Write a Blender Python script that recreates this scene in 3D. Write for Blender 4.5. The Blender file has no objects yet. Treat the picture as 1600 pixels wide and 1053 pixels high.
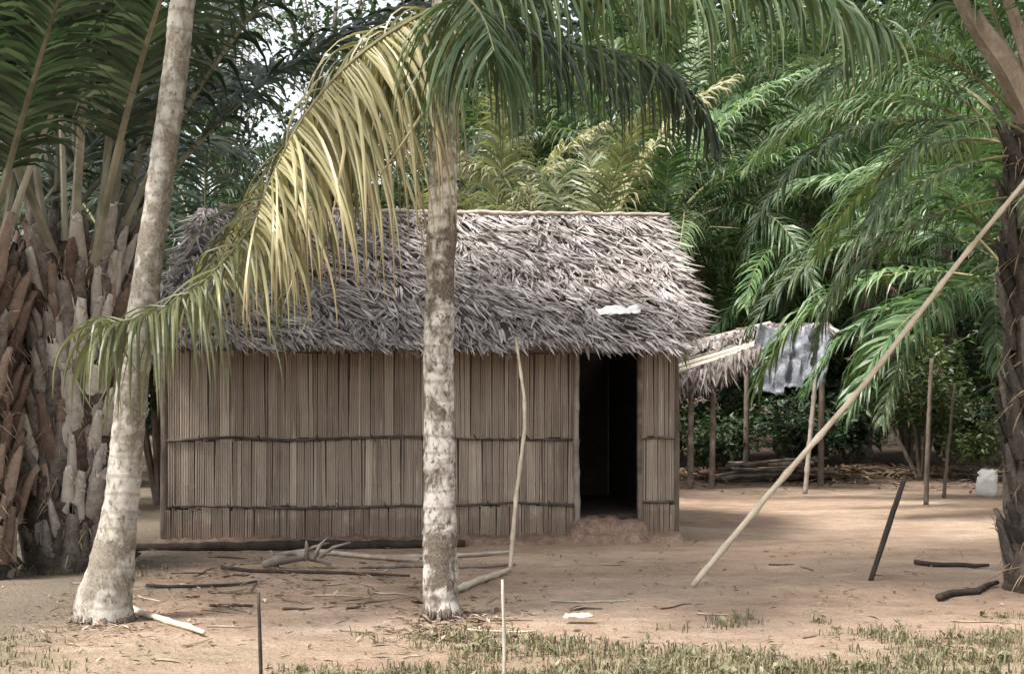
import bpy, math, random
import numpy as np
from mathutils import Vector, Matrix, noise as mnoise

S = bpy.context.scene
COL = S.collection
R = math.radians

# ------------------------------------------------------------------ camera
F = 2310.0            # focal length in photograph pixels
EYE = 1.5
HOR = 612.0           # row of the horizon in the photograph
cam_d = bpy.data.cameras.new("camera")
cam_d.sensor_width = 36.0
cam_d.lens = 36.0 * F / 1600.0
cam_d.shift_y = (HOR - 526.5) / 1600.0
cam_d.clip_end = 2000.0
cam = bpy.data.objects.new("camera", cam_d)
cam.location = (0, 0, EYE)
cam.rotation_euler = (R(90), 0, 0)
COL.objects.link(cam)
S.camera = cam

# ------------------------------------------------------------------ sky and sun
SUN_EL, SUN_AZ = 58.0, -128.0      # azimuth clockwise from +Y (view direction)
world = bpy.data.worlds.new("World")
S.world = world
world.use_nodes = True
wn = world.node_tree.nodes
wn.clear()
wo = wn.new("ShaderNodeOutputWorld")
wb = wn.new("ShaderNodeBackground")
ws = wn.new("ShaderNodeTexSky")
ws.sky_type = 'NISHITA'
ws.sun_disc = False
ws.sun_elevation = R(SUN_EL)
ws.sun_rotation = R(SUN_AZ)
ws.air_density = 1.0
ws.dust_density = 4.0
ws.ozone_density = 0.6
wb.inputs[1].default_value = 0.138
whs = wn.new("ShaderNodeHueSaturation")       # thin white overcast veil
whs.inputs['Saturation'].default_value = 0.22
world.node_tree.links.new(ws.outputs[0], whs.inputs['Color'])
world.node_tree.links.new(whs.outputs[0], wb.inputs[0])
world.node_tree.links.new(wb.outputs[0], wo.inputs[0])
sd = bpy.data.lights.new("sun", 'SUN')
sd.energy = 2.8
sd.angle = R(12)
sd.color = (1.0, 0.945, 0.87)
sun = bpy.data.objects.new("sun", sd)
az, el = R(SUN_AZ), R(SUN_EL)
to_sun = Vector((math.sin(az) * math.cos(el), math.cos(az) * math.cos(el), math.sin(el)))
sun.rotation_euler = to_sun.to_track_quat('Z', 'Y').to_euler()
sun.location = (0, 0, 20)
COL.objects.link(sun)
S.view_settings.view_transform = 'Standard'
S.view_settings.look = 'None'
S.view_settings.gamma = 1.0
S.view_settings.use_curve_mapping = False
S.view_settings.exposure = 1.5
S.render.engine = 'CYCLES'
S.cycles.max_bounces = 4
S.cycles.diffuse_bounces = 3
S.cycles.glossy_bounces = 2
S.cycles.transmission_bounces = 4
S.cycles.use_denoising = True


def at(px, py, Y):
    """point at depth Y seen at a photograph pixel"""
    return Vector(((px - 800.0) / F * Y, Y, EYE - (py - HOR) / F * Y))


def ground_at(px, py):
    Y = EYE * F / (py - HOR)
    return Vector(((px - 800.0) / F * Y, Y, 0.0))


# ------------------------------------------------------------------ materials
MATS = {}


def nodes_of(name):
    m = bpy.data.materials.new(name)
    m.use_nodes = True
    nt = m.node_tree
    nt.nodes.clear()
    out = nt.nodes.new("ShaderNodeOutputMaterial")
    MATS[name] = m
    return m, nt, out


def ramp(nt, stops):
    r = nt.nodes.new("ShaderNodeValToRGB")
    e = r.color_ramp.elements
    while len(e) < len(stops):
        e.new(0.5)
    for i, (p, c) in enumerate(stops):
        e[i].position = p
        e[i].color = (*c, 1.0)
    return r


def tex_noise(nt, scale, detail=4.0, stretch=(1, 1, 1), coord='Object', rough=0.6, dist=0.0):
    tc = nt.nodes.new("ShaderNodeTexCoord")
    mp = nt.nodes.new("ShaderNodeMapping")
    mp.inputs['Scale'].default_value = stretch
    n = nt.nodes.new("ShaderNodeTexNoise")
    n.inputs['Scale'].default_value = scale
    n.inputs['Detail'].default_value = detail
    n.inputs['Roughness'].default_value = rough
    n.inputs['Distortion'].default_value = dist
    if coord == 'World':
        g = nt.nodes.new("ShaderNodeNewGeometry")
        nt.links.new(g.outputs['Position'], mp.inputs['Vector'])
    else:
        nt.links.new(tc.outputs[coord], mp.inputs['Vector'])
    nt.links.new(mp.outputs[0], n.inputs['Vector'])
    return n


def math_node(nt, op, a, b=None, clamp=False):
    m = nt.nodes.new("ShaderNodeMath")
    m.operation = op
    m.use_clamp = clamp
    for i, v in enumerate((a, b)):
        if v is None:
            continue
        if isinstance(v, (int, float)):
            m.inputs[i].default_value = v
        else:
            nt.links.new(v, m.inputs[i])
    return m.outputs[0]


def mix_col(nt, fac, a, b, blend='MIX'):
    m = nt.nodes.new("ShaderNodeMix")
    m.data_type = 'RGBA'
    m.blend_type = blend
    for sock, v in ((m.inputs[0], fac), (m.inputs[6], a), (m.inputs[7], b)):
        if isinstance(v, (int, float)):
            sock.default_value = v
        elif isinstance(v, tuple):
            sock.default_value = (*v, 1.0)
        else:
            nt.links.new(v, sock)
    return m.outputs[2]


def leaf_mat(name, stops, trans=0.35, rough=0.42, scale=1.3, spec=0.5, tip=None, tip0=0.72, wi=0.40, wn_=0.35):
    """blade material: colour varies from leaf to leaf (island) and from frond to frond"""
    m, nt, out = nodes_of(name)
    geo = nt.nodes.new("ShaderNodeNewGeometry")
    oi = nt.nodes.new("ShaderNodeObjectInfo")
    n = tex_noise(nt, scale, 3.0, coord='World')
    v = math_node(nt, 'MULTIPLY', geo.outputs['Random Per Island'], wi)
    v = math_node(nt, 'ADD', v, math_node(nt, 'MULTIPLY', oi.outputs['Random'], 0.30))
    v = math_node(nt, 'ADD', v, math_node(nt, 'MULTIPLY', n.outputs[0], wn_))
    r = ramp(nt, stops)
    nt.links.new(v, r.inputs[0])
    col = r.outputs[0]
    if tip:      # withered brown blade ends, unevenly far up each blade
        ta = nt.nodes.new("ShaderNodeAttribute")
        ta.attribute_name = 'tip'
        tv = math_node(nt, 'ADD', ta.outputs['Fac'], math_node(nt, 'MULTIPLY', math_node(nt, 'SUBTRACT', geo.outputs['Random Per Island'], 0.5), 0.55))
        tv = math_node(nt, 'ADD', tv, math_node(nt, 'MULTIPLY', math_node(nt, 'SUBTRACT', n.outputs[0], 0.5), 0.5))
        tf = math_node(nt, 'DIVIDE', math_node(nt, 'SUBTRACT', tv, tip0), 0.22, clamp=True)
        col = mix_col(nt, math_node(nt, 'MULTIPLY', tf, 0.85), col, tip)
    p = nt.nodes.new("ShaderNodeBsdfPrincipled")
    p.inputs['Roughness'].default_value = rough
    p.inputs['Specular IOR Level'].default_value = spec
    nt.links.new(col, p.inputs['Base Color'])
    t = nt.nodes.new("ShaderNodeBsdfTranslucent")
    tcol = mix_col(nt, 1.0, col, (1.0, 1.1, 0.6), 'MULTIPLY')
    nt.links.new(tcol, t.inputs['Color'])
    mx = nt.nodes.new("ShaderNodeMixShader")
    mx.inputs[0].default_value = trans
    nt.links.new(p.outputs[0], mx.inputs[1])
    nt.links.new(t.outputs[0], mx.inputs[2])
    nt.links.new(mx.outputs[0], out.inputs['Surface'])
    return m


def solid_mat(name, stops, scale=8.0, stretch=(1, 1, 1), detail=5.0, rough=0.85, bump=0.3, bump_scale=None,
              objrand=0.0, coord='Object', dist=0.0, island=0.0, fine=0.0, spec=0.2):
    m, nt, out = nodes_of(name)
    n = tex_noise(nt, scale, detail, stretch, coord, dist=dist)
    v = n.outputs[0]
    if fine:
        n2 = tex_noise(nt, scale * 6.0, 3.0, stretch, coord)
        v = math_node(nt, 'ADD', math_node(nt, 'MULTIPLY', v, 1.0 - fine), math_node(nt, 'MULTIPLY', n2.outputs[0], fine))
    if objrand:
        oi = nt.nodes.new("ShaderNodeObjectInfo")
        d = math_node(nt, 'SUBTRACT', oi.outputs['Random'], 0.5)
        v = math_node(nt, 'ADD', v, math_node(nt, 'MULTIPLY', d, objrand))
    if island:
        g = nt.nodes.new("ShaderNodeNewGeometry")
        d = math_node(nt, 'SUBTRACT', g.outputs['Random Per Island'], 0.5)
        v = math_node(nt, 'ADD', v, math_node(nt, 'MULTIPLY', d, island))
    r = ramp(nt, stops)
    nt.links.new(v, r.inputs[0])
    p = nt.nodes.new("ShaderNodeBsdfPrincipled")
    p.inputs['Roughness'].default_value = rough
    p.inputs['Specular IOR Level'].default_value = spec
    nt.links.new(r.outputs[0], p.inputs['Base Color'])
    if bump:
        nb = tex_noise(nt, bump_scale or scale * 3, 4.0, stretch, coord)
        b = nt.nodes.new("ShaderNodeBump")
        b.inputs['Strength'].default_value = bump
        b.inputs['Distance'].default_value = 0.02
        nt.links.new(nb.outputs[0], b.inputs['Height'])
        nt.links.new(b.outputs[0], p.inputs['Normal'])
    nt.links.new(p.outputs[0], out.inputs['Surface'])
    return m


BROWN = (0.20, 0.145, 0.08)
leaf_mat('frond_green', [(0.15, (0.020, 0.040, 0.015)), (0.5, (0.054, 0.096, 0.038)), (0.9, (0.19, 0.245, 0.12))], tip=BROWN, tip0=0.95)
leaf_mat('frond_bright', [(0.15, (0.022, 0.052, 0.018)), (0.5, (0.064, 0.128, 0.044)), (0.9, (0.24, 0.33, 0.15))], tip=BROWN, tip0=0.98)
leaf_mat('frond_dark', [(0.15, (0.014, 0.027, 0.016)), (0.5, (0.036, 0.06, 0.036)), (0.9, (0.16, 0.195, 0.15))], tip=BROWN, tip0=0.95)
leaf_mat('frond_yellow', [(0.15, (0.065, 0.078, 0.034)), (0.5, (0.17, 0.175, 0.088)), (0.9, (0.42, 0.40, 0.25))], tip=BROWN, tip0=0.85)
leaf_mat('frond_gold', [(0.12, (0.09, 0.085, 0.036)), (0.45, (0.225, 0.205, 0.098)), (0.9, (0.54, 0.485, 0.29))], trans=0.3, tip=(0.22, 0.15, 0.085), tip0=0.74, scale=2.6, wn_=0.5)
leaf_mat('frond_dry', [(0.15, (0.09, 0.06, 0.04)), (0.5, (0.20, 0.14, 0.085)), (0.9, (0.33, 0.25, 0.16))], trans=0.15, rough=0.8)
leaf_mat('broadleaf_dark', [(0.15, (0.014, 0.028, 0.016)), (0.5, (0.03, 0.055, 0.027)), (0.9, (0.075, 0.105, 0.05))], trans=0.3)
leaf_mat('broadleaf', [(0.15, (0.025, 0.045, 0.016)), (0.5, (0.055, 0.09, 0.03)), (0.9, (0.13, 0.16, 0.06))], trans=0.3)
leaf_mat('grass', [(0.15, (0.04, 0.042, 0.022)), (0.5, (0.11, 0.105, 0.055)), (0.9, (0.32, 0.275, 0.17))], trans=0.25, rough=0.7, scale=3.0)
leaf_mat('thatch', [(0.34, (0.030, 0.024, 0.022)), (0.50, (0.105, 0.088, 0.082)), (0.66, (0.22, 0.192, 0.18)), (0.82, (0.31, 0.278, 0.268)), (1.0, (0.50, 0.465, 0.45))],
         trans=0.06, rough=0.85, scale=4.2, spec=0.25, wi=0.34, wn_=0.75)
leaf_mat('thatch_under', [(0.1, (0.05, 0.04, 0.035)), (0.9, (0.13, 0.105, 0.09))], trans=0.0, rough=0.95)
solid_mat('rachis', [(0.3, (0.10, 0.10, 0.05)), (0.7, (0.24, 0.22, 0.12))], 6, rough=0.6, bump=0.1, objrand=0.3)
solid_mat('petiole', [(0.25, (0.085, 0.085, 0.055)), (0.5, (0.21, 0.20, 0.145)), (0.75, (0.40, 0.37, 0.29))], 3, (1, 1, 1), rough=0.7, bump=0.2, objrand=0.5)
solid_mat('stalk', [(0.25, (0.12, 0.09, 0.065)), (0.5, (0.25, 0.20, 0.155)), (0.75, (0.42, 0.36, 0.29))], 7, (1, 1, 0.4), rough=0.85, bump=0.6, fine=0.4)
solid_mat('petiole_brown', [(0.25, (0.09, 0.055, 0.04)), (0.5, (0.20, 0.13, 0.095)), (0.75, (0.34, 0.25, 0.19))], 3, rough=0.8, bump=0.3, objrand=0.5)
solid_mat('boot', [(0.25, (0.055, 0.045, 0.04)), (0.45, (0.19, 0.165, 0.143)), (0.60, (0.34, 0.305, 0.265)), (0.8, (0.50, 0.46, 0.40))],
          7, rough=0.95, bump=0.8, objrand=0.45, fine=0.3)
solid_mat('boot_red', [(0.25, (0.05, 0.034, 0.028)), (0.5, (0.16, 0.108, 0.084)), (0.8, (0.34, 0.26, 0.205))],
          7, rough=0.95, bump=0.8, objrand=0.45, fine=0.3)
solid_mat('boot_dark', [(0.25, (0.022, 0.019, 0.017)), (0.5, (0.065, 0.055, 0.047)), (0.8, (0.17, 0.15, 0.13))], 7, rough=0.95, bump=0.8, objrand=0.4, fine=0.3)
solid_mat('oil_trunk', [(0.3, (0.03, 0.024, 0.02)), (0.7, (0.10, 0.08, 0.065))], 9, rough=1.0, bump=1.0)
solid_mat('bark_brown', [(0.3, (0.07, 0.055, 0.045)), (0.7, (0.19, 0.155, 0.125))], 10, (1, 1, 0.3), rough=0.95, bump=0.8)
solid_mat('bamboo_pale', [(0.25, (0.26, 0.21, 0.15)), (0.5, (0.45, 0.385, 0.29)), (0.8, (0.60, 0.53, 0.42))], 5, (1, 1, 1), rough=0.6, bump=0.15, objrand=0.2, spec=0.35)
solid_mat('bamboo_grey', [(0.25, (0.13, 0.11, 0.095)), (0.5, (0.26, 0.225, 0.19)), (0.8, (0.42, 0.37, 0.31))], 5, rough=0.75, bump=0.25, objrand=0.5)
solid_mat('stick_dark', [(0.25, (0.018, 0.014, 0.012)), (0.8, (0.07, 0.055, 0.045))], 8, rough=0.9, bump=0.4)
solid_mat('batten', [(0.25, (0.04, 0.032, 0.027)), (0.5, (0.10, 0.082, 0.068)), (0.8, (0.20, 0.165, 0.135))], 6, (1, 1, 1), rough=0.85, bump=0.3, objrand=0.3)
solid_mat('wood_weathered', [(0.25, (0.12, 0.095, 0.08)), (0.5, (0.25, 0.21, 0.175)), (0.8, (0.42, 0.37, 0.31))], 6, rough=0.9, bump=0.5, objrand=0.4)
solid_mat('wood_red', [(0.25, (0.06, 0.04, 0.032)), (0.6, (0.15, 0.10, 0.08)), (0.85, (0.25, 0.18, 0.14))], 6, rough=0.95, bump=0.6)
solid_mat('earth', [(0.3, (0.075, 0.048, 0.036)), (0.5, (0.19, 0.128, 0.096)), (0.7, (0.34, 0.25, 0.195))], 9, rough=1.0, bump=1.0, bump_scale=22, coord='World', fine=0.45)
solid_mat('white_plastic', [(0.3, (0.55, 0.54, 0.52)), (0.7, (0.80, 0.79, 0.77))], 5, rough=0.55, bump=0.1)
solid_mat('tarp', [(0.32, (0.05, 0.053, 0.062)), (0.5, (0.155, 0.163, 0.185)), (0.68, (0.36, 0.372, 0.40))], 3.2, rough=0.95, bump=0.8, fine=0.4, spec=0.1)
solid_mat('litter', [(0.3, (0.07, 0.05, 0.035)), (0.55, (0.18, 0.135, 0.095)), (0.8, (0.36, 0.29, 0.21))], 5, rough=0.95, bump=0.0, island=0.6, coord='World')
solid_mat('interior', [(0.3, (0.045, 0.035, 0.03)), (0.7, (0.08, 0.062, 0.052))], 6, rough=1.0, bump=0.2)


def strip_mat():
    """split bamboo mat: warm tan-grey, each strip its own tone, thin pale streaks along the grain, mud splashed on the foot"""
    m, nt, out = nodes_of('bamboo_strip')
    oi = nt.nodes.new("ShaderNodeObjectInfo")
    n = tex_noise(nt, 42, 3.0, (1.0, 1.0, 0.045), 'World')
    n2 = tex_noise(nt, 1.3, 4.0, (1, 1, 1), 'World')
    n3 = tex_noise(nt, 26, 2.0, (1.0, 1.0, 0.07), 'World')
    v = math_node(nt, 'MULTIPLY', math_node(nt, 'POWER', oi.outputs['Random'], 2.4), 0.30)
    v = math_node(nt, 'ADD', v, math_node(nt, 'MULTIPLY', n.outputs[0], 0.34))
    v = math_node(nt, 'ADD', v, math_node(nt, 'MULTIPLY', n2.outputs[0], 0.48))
    r = ramp(nt, [(0.25, (0.145, 0.114, 0.092)), (0.43, (0.30, 0.246, 0.20)), (0.62, (0.41, 0.345, 0.282)), (0.9, (0.63, 0.55, 0.45))])
    nt.links.new(v, r.inputs[0])
    rs = ramp(nt, [(0.62, (0, 0, 0)), (0.70, (1, 1, 1))])
    nt.links.new(n3.outputs[0], rs.inputs[0])
    c = mix_col(nt, math_node(nt, 'MULTIPLY', rs.outputs[0], 0.6), r.outputs[0], (0.60, 0.53, 0.42))
    g = nt.nodes.new("ShaderNodeNewGeometry")
    sx = nt.nodes.new("ShaderNodeSeparateXYZ")
    nt.links.new(g.outputs['Position'], sx.inputs[0])
    n4 = tex_noise(nt, 5.0, 5.0, (1, 1, 1), 'World', rough=0.7)
    mud = math_node(nt, 'DIVIDE', math_node(nt, 'SUBTRACT', math_node(nt, 'MULTIPLY', n4.outputs[0], 0.75), sx.outputs[2]), 0.14, clamp=True)
    c = mix_col(nt, math_node(nt, 'MULTIPLY', mud, 0.55), c, (0.20, 0.135, 0.098))
    p = nt.nodes.new("ShaderNodeBsdfPrincipled")
    p.inputs['Roughness'].default_value = 0.75
    p.inputs['Specular IOR Level'].default_value = 0.2
    nt.links.new(c, p.inputs['Base Color'])
    b = nt.nodes.new("ShaderNodeBump")
    b.inputs['Strength'].default_value = 0.35
    b.inputs['Distance'].default_value = 0.01
    nt.links.new(n.outputs[0], b.inputs['Height'])
    nt.links.new(b.outputs[0], p.inputs['Normal'])
    nt.links.new(p.outputs[0], out.inputs['Surface'])


strip_mat()


def palm_bark():
    """pale lichen blotches over grey-brown ringed palm bark"""
    for name, base, lich, amount, speck in (('palm_bark', ((0.075, 0.06, 0.048), (0.20, 0.165, 0.13)), (0.58, 0.545, 0.49), 0.515, 0.8),
                                     ('palm_bark_pale', ((0.11, 0.095, 0.073), (0.25, 0.22, 0.175)), (0.40, 0.375, 0.33), 0.52, 0.6)):
        m, nt, out = nodes_of(name)
        n1 = tex_noise(nt, 3.0, 4.0, (1, 1, 1), 'Object')
        n2 = tex_noise(nt, 15.0, 5.0, (1, 1, 0.6), 'Object', rough=0.65, dist=0.6)
        n3 = tex_noise(nt, 60.0, 3.0, (1, 1, 1), 'Object')
        r1 = ramp(nt, [(0.3, base[0]), (0.7, base[1])])
        nt.links.new(n3.outputs[0], r1.inputs[0])
        mask = math_node(nt, 'ADD', math_node(nt, 'MULTIPLY', n1.outputs[0], 0.55), math_node(nt, 'MULTIPLY', n2.outputs[0], 0.45))
        rm = ramp(nt, [(amount - 0.06, (0, 0, 0)), (amount + 0.05, (1, 1, 1))])
        nt.links.new(mask, rm.inputs[0])
        c = mix_col(nt, rm.outputs[0], r1.outputs[0], lich)
        # small dark specks
        n4 = tex_noise(nt, 26.0, 2.0, (1, 1, 0.7), 'Object')
        rs = ramp(nt, [(0.60, (0, 0, 0)), (0.66, (1, 1, 1))])
        nt.links.new(n4.outputs[0], rs.inputs[0])
        c = mix_col(nt, math_node(nt, 'MULTIPLY', rs.outputs[0], speck), c, (0.075, 0.06, 0.05))
        # ring scars: thin wavering bands round the stem
        tc = nt.nodes.new("ShaderNodeTexCoord")
        wv = nt.nodes.new("ShaderNodeTexWave")
        wv.wave_type = 'BANDS'
        wv.bands_direction = 'Z'
        wv.inputs['Scale'].default_value = 2.6
        wv.inputs['Distortion'].default_value = 3.5
        wv.inputs['Detail'].default_value = 3.0
        nt.links.new(tc.outputs['Object'], wv.inputs['Vector'])
        rw = ramp(nt, [(0.0, (1, 1, 1)), (0.16, (0, 0, 0))])
        nt.links.new(wv.outputs['Fac'], rw.inputs[0])
        c = mix_col(nt, math_node(nt, 'MULTIPLY', rw.outputs[0], math_node(nt, 'MULTIPLY', n1.outputs[0], 0.8)), c, (0.15, 0.125, 0.10))
        p = nt.nodes.new("ShaderNodeBsdfPrincipled")
        p.inputs['Roughness'].default_value = 0.9
        p.inputs['Specular IOR Level'].default_value = 0.2
        nt.links.new(c, p.inputs['Base Color'])
        b = nt.nodes.new("ShaderNodeBump")
        b.inputs['Strength'].default_value = 0.6
        b.inputs['Distance'].default_value = 0.015
        nt.links.new(n2.outputs[0], b.inputs['Height'])
        nt.links.new(b.outputs[0], p.inputs['Normal'])
        nt.links.new(p.outputs[0], out.inputs['Surface'])


palm_bark()


def ground_mat():
    m, nt, out = nodes_of('ground')
    n1 = tex_noise(nt, 0.45, 4.0, (1, 1.6, 1), 'World', dist=0.5)
    n2 = tex_noise(nt, 3.2, 6.0, (1, 1.4, 1), 'World', rough=0.7)
    n3 = tex_noise(nt, 38.0, 4.0, (1, 1, 1), 'World', rough=0.7)
    v = math_node(nt, 'ADD', math_node(nt, 'MULTIPLY', n1.outputs[0], 0.5), math_node(nt, 'MULTIPLY', n2.outputs[0], 0.32))
    v = math_node(nt, 'ADD', v, math_node(nt, 'MULTIPLY', n3.outputs[0], 0.18))
    r = ramp(nt, [(0.33, (0.16, 0.110, 0.078)), (0.46, (0.262, 0.188, 0.138)), (0.55, (0.335, 0.249, 0.186)), (0.68, (0.49, 0.395, 0.308))])
    nt.links.new(v, r.inputs[0])
    # forest floor beyond the swept yard: dark humus and rotted leaves
    g = nt.nodes.new("ShaderNodeNewGeometry")
    sx = nt.nodes.new("ShaderNodeSeparateXYZ")
    nt.links.new(g.outputs['Position'], sx.inputs[0])
    edge = math_node(nt, 'ADD', sx.outputs[1], math_node(nt, 'MULTIPLY', n1.outputs[0], 5.0))
    fac = math_node(nt, 'DIVIDE', math_node(nt, 'SUBTRACT', edge, 25.5), 2.0, clamp=True)
    rf = ramp(nt, [(0.35, (0.035, 0.025, 0.018)), (0.6, (0.095, 0.065, 0.048))])
    nt.links.new(n2.outputs[0], rf.inputs[0])
    c = mix_col(nt, fac, r.outputs[0], rf.outputs[0])
    # thin mossy green tint where the grass grows
    gx = math_node(nt, 'DIVIDE', math_node(nt, 'SUBTRACT', 9.9, math_node(nt, 'ADD', sx.outputs[1], math_node(nt, 'MULTIPLY', n2.outputs[0], 1.2))), 1.0, clamp=True)
    gn = ramp(nt, [(0.42, (0, 0, 0)), (0.62, (1, 1, 1))])
    nt.links.new(n1.outputs[0], gn.inputs[0])
    gfac = math_node(nt, 'MULTIPLY', math_node(nt, 'MULTIPLY', gx, gn.outputs[0]), 0.6)
    c = mix_col(nt, gfac, c, (0.135, 0.118, 0.07))
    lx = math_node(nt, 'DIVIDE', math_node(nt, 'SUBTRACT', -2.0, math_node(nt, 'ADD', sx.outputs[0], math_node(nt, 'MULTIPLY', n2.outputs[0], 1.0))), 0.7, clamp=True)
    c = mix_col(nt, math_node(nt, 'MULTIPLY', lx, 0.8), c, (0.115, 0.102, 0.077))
    p = nt.nodes.new("ShaderNodeBsdfPrincipled")
    p.inputs['Roughness'].default_value = 0.98
    p.inputs['Specular IOR Level'].default_value = 0.1
    nt.links.new(c, p.inputs['Base Color'])
    b = nt.nodes.new("ShaderNodeBump")
    b.inputs['Strength'].default_value = 1.0
    b.inputs['Distance'].default_value = 0.045
    n5 = tex_noise(nt, 12.0, 5.0, (1, 1, 1), 'World', rough=0.75)
    hb = math_node(nt, 'ADD', math_node(nt, 'ADD', n2.outputs[0], math_node(nt, 'MULTIPLY', n3.outputs[0], 0.5)), math_node(nt, 'MULTIPLY', n5.outputs[0], 0.7))
    nt.links.new(hb, b.inputs['Height'])
    nt.links.new(b.outputs[0], p.inputs['Normal'])
    nt.links.new(p.outputs[0], out.inputs['Surface'])


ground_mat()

# ------------------------------------------------------------------ mesh helpers


class MB:
    def __init__(self):
        self.v, self.f, self.m, self.t = [], [], [], {}

    def add(self, verts, faces, mi=0):
        o = len(self.v)
        self.v.extend(verts)
        self.f.extend([tuple(i + o for i in f) for f in faces])
        self.m.extend([mi] * len(faces))

    def tube(self, pts, radii, n=6, mi=0, caps=True, flat=1.0, jitter=0.0, rnd=None):
        pts = [Vector(p) for p in pts]
        rings = []
        up = Vector((0, 0, 1))
        prev = None
        for i, p in enumerate(pts):
            t = (pts[min(i + 1, len(pts) - 1)] - pts[max(i - 1, 0)]).normalized()
            if prev is None:
                a = t.cross(up if abs(t.z) < 0.95 else Vector((0, 1, 0))).normalized()
            else:
                a = (prev - t * prev.dot(t)).normalized()
            prev = a
            b = t.cross(a)
            r = radii[i] if hasattr(radii, '__len__') else radii
            ring = []
            for k in range(n):
                th = 2 * math.pi * k / n
                rr = r * (1 + (rnd.uniform(-jitter, jitter) if rnd else 0))
                ring.append(p + a * (math.cos(th) * rr) + b * (math.sin(th) * rr * flat))
            rings.append(ring)
        vs = [q for ring in rings for q in ring]
        fs = []
        for i in range(len(pts) - 1):
            for k in range(n):
                k2 = (k + 1) % n
                fs.append((i * n + k, i * n + k2, (i + 1) * n + k2, (i + 1) * n + k))
        if caps:
            fs.append(tuple(range(n - 1, -1, -1)))
            fs.append(tuple((len(pts) - 1) * n + k for k in range(n)))
        self.add(vs, fs, mi)

    def ribbon(self, pts, wvecs, mi=0, fold=0.0):
        """blade: centre points, half-width vectors; the tip is the last point; fold creases it along the midrib"""
        vs, fs = [], []
        n = len(pts) - 1
        o = len(self.v)
        k = 3 if fold else 2
        for i, (p, w) in enumerate(zip(pts[:-1], wvecs[:-1])):
            if fold:
                d = (pts[i + 1] - p).normalized()
                nn = d.cross(w) * fold
                vs += [p - w + nn, p, p + w + nn]
            else:
                vs += [p - w, p + w]
            for q in range(k):
                self.t[o + i * k + q] = i / n
        vs.append(pts[-1])
        self.t[o + n * k] = 1.0
        for i in range(n - 1):
            for q in range(k - 1):
                fs.append((k * i + q, k * i + q + 1, k * i + k + q + 1, k * i + k + q))
        for q in range(k - 1):
            fs.append((k * (n - 1) + q, k * (n - 1) + q + 1, k * n))
        self.add(vs, fs, mi)

    def box(self, c, sx, sy, sz, rot=None, mi=0, taper=1.0):
        vs = []
        for z in (-1, 1):
            k = taper if z > 0 else 1.0
            for x, y in ((-1, -1), (1, -1), (1, 1), (-1, 1)):
                p = Vector((x * sx / 2 * k, y * sy / 2 * k, z * sz / 2))
                if rot is not None:
                    p = rot @ p
                vs.append(Vector(c) + p)
        fs = [(3, 2, 1, 0), (4, 5, 6, 7), (0, 1, 5, 4), (1, 2, 6, 5), (2, 3, 7, 6), (3, 0, 4, 7)]
        self.add(vs, fs, mi)

    def mesh(self, name, mats, smooth=False):
        me = bpy.data.meshes.new(name)
        me.from_pydata([tuple(p) for p in self.v], [], self.f)
        for m in mats:
            me.materials.append(MATS[m])
        if len(mats) > 1:
            me.polygons.foreach_set('material_index', self.m)
        if smooth:
            me.polygons.foreach_set('use_smooth', [True] * len(me.polygons))
        if self.t:
            at_ = me.attributes.new('tip', 'FLOAT', 'POINT')
            at_.data.foreach_set('value', [self.t.get(i, 0.0) for i in range(len(self.v))])
        me.update()
        return me


def link(name, me, parent=None, loc=(0, 0, 0), rot=(0, 0, 0), scale=None):
    o = bpy.data.objects.new(name, me)
    COL.objects.link(o)
    o.location = loc
    o.rotation_euler = rot
    if scale is not None:
        o.scale = scale if hasattr(scale, '__len__') else (scale,) * 3
    if parent is not None:
        o.parent = parent
    return o


def tag(o, label=None, cat=None, group=None, kind=None):
    if label:
        o['label'] = label
    if cat:
        o['category'] = cat
    if group:
        o['group'] = group
    if kind:
        o['kind'] = kind
    return o


def thing(name, label, cat, loc=(0, 0, 0), rz=0.0, group=None):
    return tag(link(name, None, None, loc, (0, 0, rz)), label, cat, group)


def hgt(x, y):
    """ground relief"""
    return (0.035 * mnoise.noise(Vector((x * 0.35, y * 0.35, 3.1))) + 0.02 * mnoise.noise(Vector((x * 1.1, y * 1.3, 7.7)))
            + 0.012 * mnoise.noise(Vector((x * 3.7, y * 3.9, 1.7))) + 0.006 * mnoise.noise(Vector((x * 8.1, y * 7.3, 4.2))))


# ------------------------------------------------------------------ ground
def build_ground():
    xs = np.concatenate([[-900, -300, -100, -40, -20], np.arange(-9, 9.01, 0.11), [20, 40, 100, 300, 900]])
    ys = np.concatenate([[-60, -10, 2], np.arange(5.5, 16, 0.09), np.arange(16, 32, 0.3), [36, 45, 60, 100, 300, 1200]])
    verts = [(x, y, hgt(x, y) if abs(x) < 20 and 0 < y < 50 else 0.0) for y in ys for x in xs]
    nx = len(xs)
    faces = [(j * nx + i, j * nx + i + 1, (j + 1) * nx + i + 1, (j + 1) * nx + i) for j in range(len(ys) - 1) for i in range(nx - 1)]
    me = bpy.data.meshes.new('ground')
    me.from_pydata(verts, [], faces)
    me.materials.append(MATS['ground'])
    me.polygons.foreach_set('use_smooth', [True] * len(faces))
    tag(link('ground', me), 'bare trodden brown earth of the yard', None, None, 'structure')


build_ground()

# ------------------------------------------------------------------ palms


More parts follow.
